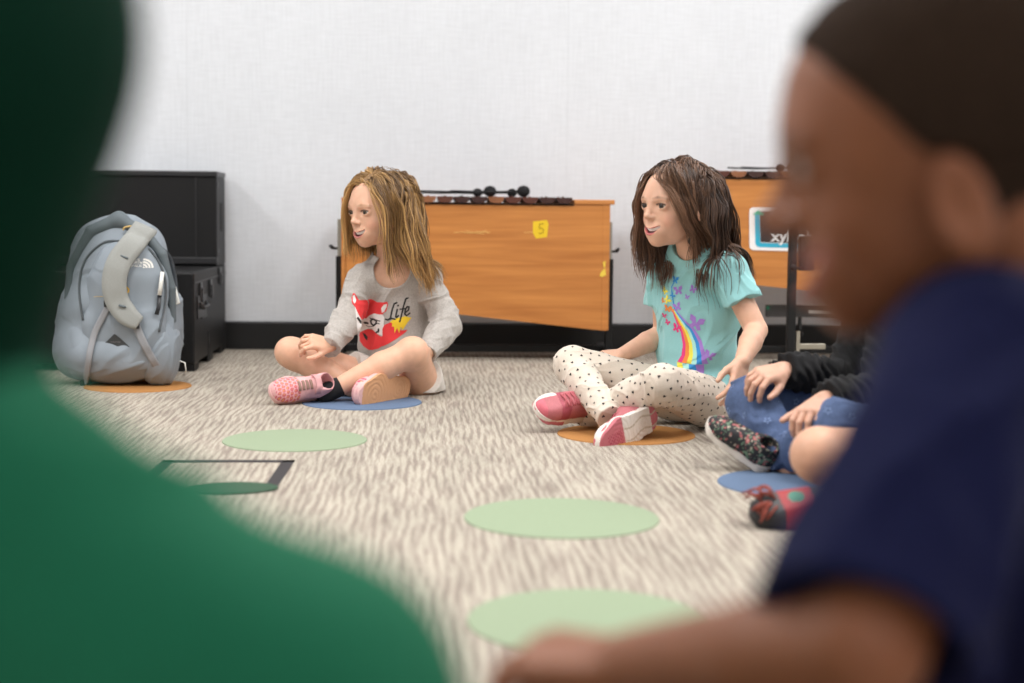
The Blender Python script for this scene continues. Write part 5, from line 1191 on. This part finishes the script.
# ------------------------------------------------------------------ black equipment cases
if 'case' in WHO:
    M_C = mat('matte_black_laminate', hexc(17, 17, 18), .5, spec=.3, noise=.06, nscale=60, bump=.05, bscale=800); M_CE = mat('case_edge_black', hexc(32, 32, 34), .4); M_HOLE = mat('recess_black', hexc(10, 10, 10), .8); M_LT = mat('dark_latch', hexc(58, 58, 60), .35, metal=.5)
    xr = PR(225.5, 300, -.03)[0]; xl = xr - .86
    # lower case: long side faces right
    zl = PR(225, 264, -.03)[2]; yb = -.03; yf = -.74
    t = base_thing('storage_case', 'long black lower case with latches beneath the tall black case, against the wall', 'case', (xl + xr) / 2, (yb + yf) / 2)
    cx, cy = (xl + xr) / 2, (yb + yf) / 2; hx, hy = (xr - xl) / 2, (yb - yf) / 2
    mb = MB(); mb.box((-hx, -hy, .022), (hx, hy, zl), bev=.006); mb.build('body', M_C, t)
    for yy in (-hy + .05, -hy + .36, hy - .08):
        mb = MB(); mb.box((hx - .05, yy - .045, 0), (hx - .002, yy + .045, .024)); mb.build('foot', M_C, t)
        mb = MB(); mb.box((-hx + .002, yy - .045, 0), (-hx + .05, yy + .045, .024)); mb.build('foot', M_C, t)
    for yy in (-hy + .30, hy - .02 - .02):
        mb = MB(); mb.box((hx - .004, yy - .022, .004), (hx + .0012, yy + .022, .10)); mb.build('slot', M_HOLE, t)
    mb = MB(); mb.box((hx - .002, -hy, zl - .034), (hx + .003, hy, zl - .030)); mb.box((hx - .002, -hy + .14, zl - .11), (hx + .003, -hy + .26, zl - .105)); mb.box((hx - .002, -hy + .14, zl - .15), (hx + .003, -hy + .26, zl - .145)); mb.build('edge_trim', M_CE, t)
    for yy, z0 in ((-hy + .33, zl - .06), (-hy + .12, zl - .06), (hy - .16, zl - .03)):
        mb = MB(); mb.box((hx, yy - .022, z0 - .030), (hx + .006, yy + .022, z0 + .024), bev=.002); mb.box((hx + .004, yy - .008, z0 - .036), (hx + .010, yy + .008, z0 + .008), bev=.002); mb.build('latch', M_LT, t)
    mb = MB(); mb.box((hx, -hy + .05, zl - .145), (hx + .004, -hy + .24, zl - .075), bev=.002); hb = mb.build('handle_plate', M_CE, t)
    mb = MB(); mb.tube([(hx + .004, -hy + .08, zl - .10), (hx + .014, -hy + .09, zl - .112), (hx + .014, -hy + .20, zl - .112), (hx + .004, -hy + .21, zl - .10)], .006, 8); mb.build('handle', M_CE, hb)
    # upper case
    yf2 = -.235; q = PR(212, 262, yf2); q2 = PR(212, 175.5, yf2); q3 = PR(225.5, 171, -.03)
    z0, z1 = zl + .001, q2[2]; x1_ = q[0]; 
    t = base_thing('equipment_case', 'tall black equipment case stacked on the lower case behind the grey backpack', 'case', (xl + xr) / 2, (yb + yf2) / 2); t.location.z = z0
    cx, cy = (xl + xr) / 2, (yb + yf2) / 2; hx, hy = (xr - xl) / 2, (yb - yf2) / 2; H_ = z1 - z0
    mb = MB(); mb.box((-hx, -hy, .0), (hx, hy, H_), bev=.004); mb.build('body', M_C, t)
    mb = MB(); mb.box((-hx - .003, -hy - .008, H_ - .004), (hx + .003, hy, H_ + .014), bev=.003); mb.build('top_lip', M_CE, t)
    mb = MB(); mb.box((-hx - .001, -hy - .010, .006), (hx + .001, -hy + .004, .028), bev=.002); mb.build('bottom_rail', M_CE, t)
    gx = PR(194.5, 220, yf2)[0] - cx; mb = MB(); mb.box((gx - .002, -hy - .0015, .03), (gx + .002, -hy + .003, H_ - .006)); mb.build('groove', M_HOLE, t)
    mb = MB(); mb.box((gx + .003, -hy - .003, .03), (gx + .007, -hy + .003, H_ - .006)); mb.build('edge_trim', M_CE, t)
    hz = PR(219, 203, -.13)[2] - z0; hz0 = PR(219, 231, -.13)[2] - z0; mb = MB(); mb.box((hx - .01, -.024, hz0), (hx + .0015, .024, hz), bev=.0007); mb.build('hand_slot', M_HOLE, t)
    for zz in (.05, H_ - .03):
        mb = MB(); mb.box((hx, -hy + .01, zz - .008), (hx + .002, -hy + .03, zz + .008)); mb.build('corner_plate', M_LT, t)

# ------------------------------------------------------------------ backpack
if 'bag' in WHO:
    _P = P
    def P(u, v, Y): return _P(u - 1, 388 - (388 - v) * .968, Y)
    b0 = G(118, 388.5); Yb = b0[1] + .0; t = thing('backpack', 'light blue-grey backpack with straps draped over its front, leaning by the black cases', 'backpack', (b0[0], b0[1] + .10, .0022))
    M_B = mat('blue_grey_nylon', hexc(136, 146, 155), .55, noise=.06, nscale=14, bump=.25, bscale=700); M_BD = mat('slate_nylon', hexc(92, 102, 107), .6, noise=.06, nscale=30); M_BS = mat('pale_grey_strap_foam', hexc(150, 152, 148), .75, noise=.04, nscale=300)
    M_W = mat('silver_grey_webbing', hexc(146, 148, 152), .6, bump=.4, bscale=900); M_P = mat('zipper_metal', hexc(226, 226, 220), .35); M_Z = mat('zipper_tape', hexc(84, 90, 94), .7); M_BK = mat('black_buckle', hexc(30, 32, 36), .4)
    Y = b0[1]; 
    def Q(u, v, d=0.0): return P(u, v, Y + d)      # d: metres behind the front face
    body = Sdf()
    body.box(Q(120, 330, .115), (.150, .085, .120), .07, None, .06); body.ell(Q(120, 285, .12), (.143, .080, .170), None, .05)
    body.ell(Q(118, 350, .10), (.150, .105, .085), None, .05); body.ell(Q(118, 240, .13), (.125, .07, .085), None, .05); body.ell(Q(80, 330, .14), (.056, .07, .13), None, .04); body.ell(Q(162, 335, .14), (.045, .07, .12), None, .04)
    body.cut(V(0, 0, .004), (0, 0, -1), .012); body.disp(folds(.009, 8, (1, 0, .4), 3)); body.disp(lambda p: (.008 * vnoise(p, 12, 1)).astype(np.float32)); 
    v, q = body.mesh(.0035); bo = npmesh('main_compartment', v, q, M_B, t)
    pk = Sdf(); pk.ell(Q(128, 292, .050), (.108, .050, .150), None, .03); pk.box(Q(126, 340, .055), (.110, .048, .085), .04, None, .04); pk.cut(Q(126, 372, 0), (0, 0, -1), .012); pk.disp(folds(.007, 10, (.3, 0, 1), 6)); pk.disp(lambda p: (.006 * vnoise(p, 16, 5)).astype(np.float32))
    v, q = pk.mesh(.003); po = npmesh('front_pocket', v, q, M_B, t)
    for (u, vv, s) in ((86, 345, -1), (161, 350, 1)):
        sp = Sdf(); sp.ell(Q(u, vv, .085), (.055, .075, .098), None, .02); sp.cut(Q(u, 308, .06), (s * -.25, -.1, 1), .004); sp.cut(V(0, 0, .006), (0, 0, -1), .006); sp.disp(folds(.007, 14, (.5, 0, 1), 8 + s)); v, q = sp.mesh(.003); npmesh('side_pocket', v, q, M_B, t)
    lid = Sdf(); lid.chain([Q(66, 330, .06), Q(72, 262, .07), Q(92, 226, .07), Q(120, 214, .08)], [.010, .013, .017, .02], .02); lid.chain([Q(120, 214, .08), Q(146, 228, .06), Q(163, 250, .06), Q(172, 285, .07), Q(174, 318, .08)], [.018, .014, .014, .013, .009], .02)
    v, q = lid.mesh(.003); npmesh('top_flap', v, q, M_BD, t)
    allb = Sdf(); allb.grp(body, .01); allb.grp(pk, .01)
    def surf(u, v, off=.003):     # march from the camera side to the pack surface
        d = P(u, v, Y) - CAM; d = nrm(d); s = CAM + d * (np.linalg.norm(P(u, v, Y - .12) - CAM)); 
        for _ in range(60):
            f = float(allb(s[None])[0]) - off
            if f < .0005: break
            s = s + d * min(max(f * .8, .0006), .02)
        return s
    def line(pts, off): return [surf(u, v, off) for u, v in pts]
    def spl(pts, n=6):
        o = []; p = [np.array(a, float) for a in pts]
        for i in range(len(p) - 1):
            a = p[max(i - 1, 0)]; b = p[i]; c = p[i + 1]; d = p[min(i + 2, len(p) - 1)]
            for k in range(n):
                s = k / n; o.append(tuple(.5 * ((2 * b) + (-a + c) * s + (2 * a - 5 * b + 4 * c - d) * s * s + (-a + 3 * b - 3 * c + d) * s ** 3)))
        o.append(tuple(p[-1])); return o
    mb = MB(); mb.tube(line(spl([(84, 318), (80, 285), (86, 256), (104, 238), (122, 236)]), .001), .0034, 6); mb.tube(line(spl([(150, 244), (160, 258), (166, 276), (166, 300), (160, 330)]), .001), .0034, 6); mb.build('zipper', M_Z, t, smooth=True, world=True)
    mb = MB(); mb.tube([p + V(.0, .01, 0) for p in line(spl([(156, 240), (169, 252), (175, 275), (177, 300)]), .012)], .006, 8); mb.build('zipper', mat('dark_zip_channel', hexc(52, 58, 64), .7), t, smooth=True, world=True)
    # shoulder strap flipped to the front
    sp_ = line(spl([(148, 222), (137, 236), (122, 256), (116, 276), (118, 296), (128, 312), (140, 321)]), .012); hw = [.036, .035, .036, .036, .035, .033, .022]
    hws = np.interp(np.linspace(0, 6, len(sp_)), range(7), hw); mb = MB(); mb.ribbon([p - V(0, .012 * (1 - i / len(sp_)), 0) for i, p in enumerate(sp_)], V(.1, -1, .15), list(hws * .9), .006); so = mb.build('shoulder_strap', M_BS, t, smooth=True, world=True)
    for (a, b) in (((124, 251), (131, 254)), ((122, 302), (129, 304))): mb = MB(); mb.tube([p - V(0, .022, 0) for p in line([a, b], .006)], .003, 6); mb.build('strap_slot', M_BD, so, smooth=True, world=True)
    for nm, pts, w in (('webbing', [(136, 320), (142, 336), (150, 352), (158, 366), (166, 377), (180, 382)], .0105), ('webbing', [(110, 302), (104, 314), (96, 330), (91, 350), (88, 370), (86, 384)], .0085)):
        l = line(spl(pts), .006); l = [p if p[2] > .008 else V(p[0], p[1], .008) for p in l]; mb = MB(); mb.ribbon(l, V(0, -1, .1), w, .001); mb.build(nm, M_W, t, smooth=True, world=True)
    mb = MB(); l = [surf(182, 376, .004), P(187, 370, Y), P(186, 362, Y - .01), P(181, 360, Y + .01)]; mb.tube(l, .0018, 6); mb.build('loose_cord', M_P, t, smooth=True, world=True)
    for (u, v_, s) in ((109, 301, .011), (136, 323, .012), (86, 384, .013)):
        c = surf(u, v_, .009); mb = MB(); mb.box(c - V(s, .005, s * .8), c + V(s, .004, s * .8), bev=.002); mb.build('buckle', M_BK, t, world=True)
    for (a, b) in (((164, 268), (161, 292)), ((175, 284), (179, 301))):
        l = line([a, ((a[0] + b[0]) / 2, (a[1] + b[1]) / 2), b], .009); l = [p - V(0, .006, 0) for p in l]; mb = MB(); mb.ribbon(l, V(0, -1, 0), .0075 if a[0] > 170 else .005, .0022); mb.build('zipper_pull', M_P, t, smooth=True, world=True)
    mb = MB(); l = [p - V(0, .004, 0) for p in line([(161, 292), (160, 304), (158, 312)], .007)]; mb.ribbon(l, V(0, -1, 0), .005, .002); mb.build('zipper_pull', M_BK, t, smooth=True, world=True)
    mb = MB(); l = [P(u, v_, Y + .05) for u, v_ in spl([(124, 225), (126, 222), (134, 221), (141, 223), (143, 228)])]; mb.tube(l, .0026, 8); mb.build('cord_loop', mat('ochre_cord', hexc(196, 166, 106), .7), t, smooth=True, world=True)
    hl_ = Sdf(); hl_.chain([Q(100, 224, .13), Q(108, 213, .13), Q(120, 213, .13), Q(126, 222, .13)], [.008] * 4, .006); v, q = hl_.mesh(.003); npmesh('top_handle', v, q, M_BD, t)
    # emblem, stitched initials and lozenge patch follow the pocket surface
    s_ = Y / 1480
    def colE(x, y):
        px = x / s_; py = -y / s_; m = np.zeros(len(x), bool); c = np.zeros((len(x), 3)); c[:] = (.80, .79, .75)
        # half dome: right quarter rings over three small lines of capitals
        r = np.hypot(px - 1, py - 3); dome = (px > 1) & (py < 3) & (r < 9.5) & ((r % 2.6) < 1.8) & (py < -1.2 + 4.2); m |= dome & (px < 10.5)
        def word(w, x0, y0, h, adv):
            G_ = {'T': [((0, 0), (1, 0)), ((.5, 0), (.5, 1))], 'H': [((0, 0), (0, 1)), ((1, 0), (1, 1)), ((0, .5), (1, .5))], 'E': [((0, 0), (0, 1)), ((0, 0), (1, 0)), ((0, .5), (.8, .5)), ((0, 1), (1, 1))], 'N': [((0, 1), (0, 0)), ((0, 0), (1, 1)), ((1, 1), (1, 0))],
                  'O': [((0, 0), (1, 0)), ((1, 0), (1, 1)), ((1, 1), (0, 1)), ((0, 1), (0, 0))], 'R': [((0, 1), (0, 0)), ((0, 0), (1, 0)), ((1, 0), (1, .5)), ((1, .5), (0, .5)), ((.4, .5), (1, 1))], 'F': [((0, 1), (0, 0)), ((0, 0), (1, 0)), ((0, .5), (.8, .5))],
                  'A': [((0, 1), (.5, 0)), ((.5, 0), (1, 1)), ((.2, .65), (.8, .65))], 'C': [((1, 0), (0, 0)), ((0, 0), (0, 1)), ((0, 1), (1, 1))]}
            k = np.zeros(len(x), bool)
            for i, ch in enumerate(w):
                for a, b in G_[ch]: k |= line_mask(px, py, [(x0 + i * adv + a[0] * adv * .66, y0 + a[1] * h), (x0 + i * adv + b[0] * adv * .66, y0 + b[1] * h)], .22)
            return k
        m |= word('THE', -9, -6.4, 2.0, 2.6); m |= word('NORTH', -11, -3.4, 2.0, 2.35); m |= word('FACE', -9.5, -.4, 2.0, 2.5); return m, c
    fr_ = V(0, -1, 0); uxb = V(1, 0, 0); uyb = V(0, 0, 1)
    M_E = mat('stitched_emblem', attr='Col', rough=.7)
    drape('emblem', po, surf(143, 261, 0), uxb, uyb, fr_, .068, .058, .0007, colE, M_E, po, off=.0012)
    def colD(x, y):
        px = x / s_; py = -y / s_; c = np.zeros((len(x), 3)); c[:] = (.72, .42, .03)
        m = line_mask(px, py, [(-3.2, -3), (-3.2, 3.2), (0, 3), (1.6, 1), (1.6, -1), (0, -3), (-3.2, -3)], .75) | line_mask(px, py, [(-8, -3), (-8, 3.2)], .7) | line_mask(px, py, [(-8, -3), (-5.5, -2.6), (-5.2, -.6), (-8, .2), (-5, 3.2)], .7)
        k = line_mask(px, py, [(-34, 7), (-20, 6)], .35); c[k] = (.55, .42, .22); return m | k, c
    drape('stitched_initials', po, surf(128, 287, 0), uxb, uyb, fr_, .20, .06, .0009, colD, M_E, po, off=.0014)
    def colP(x, y):
        px = x / s_; py = -y / s_; c = np.zeros((len(x), 3)); c[:] = (.045, .048, .05); m = poly_mask(px, py, [(-14, 4), (0, -9), (14, 4), (8, 9), (-9, 9)])
        for k in range(5):
            q_ = line_mask(px, py, [(-4 + 2 * k, -.5), (-3 + 2 * k, -.5)], .25) | line_mask(px, py, [(-5 + 2.4 * k, 4.2), (-3.8 + 2.4 * k, 4.2)], .3); c[q_] = (.3, .3, .3)
        return m, c
    drape('lozenge_patch', po, surf(116, 341, 0), uxb, uyb, fr_, .09, .06, .0009, colP, M_E, po, off=.0012)
    P = _P
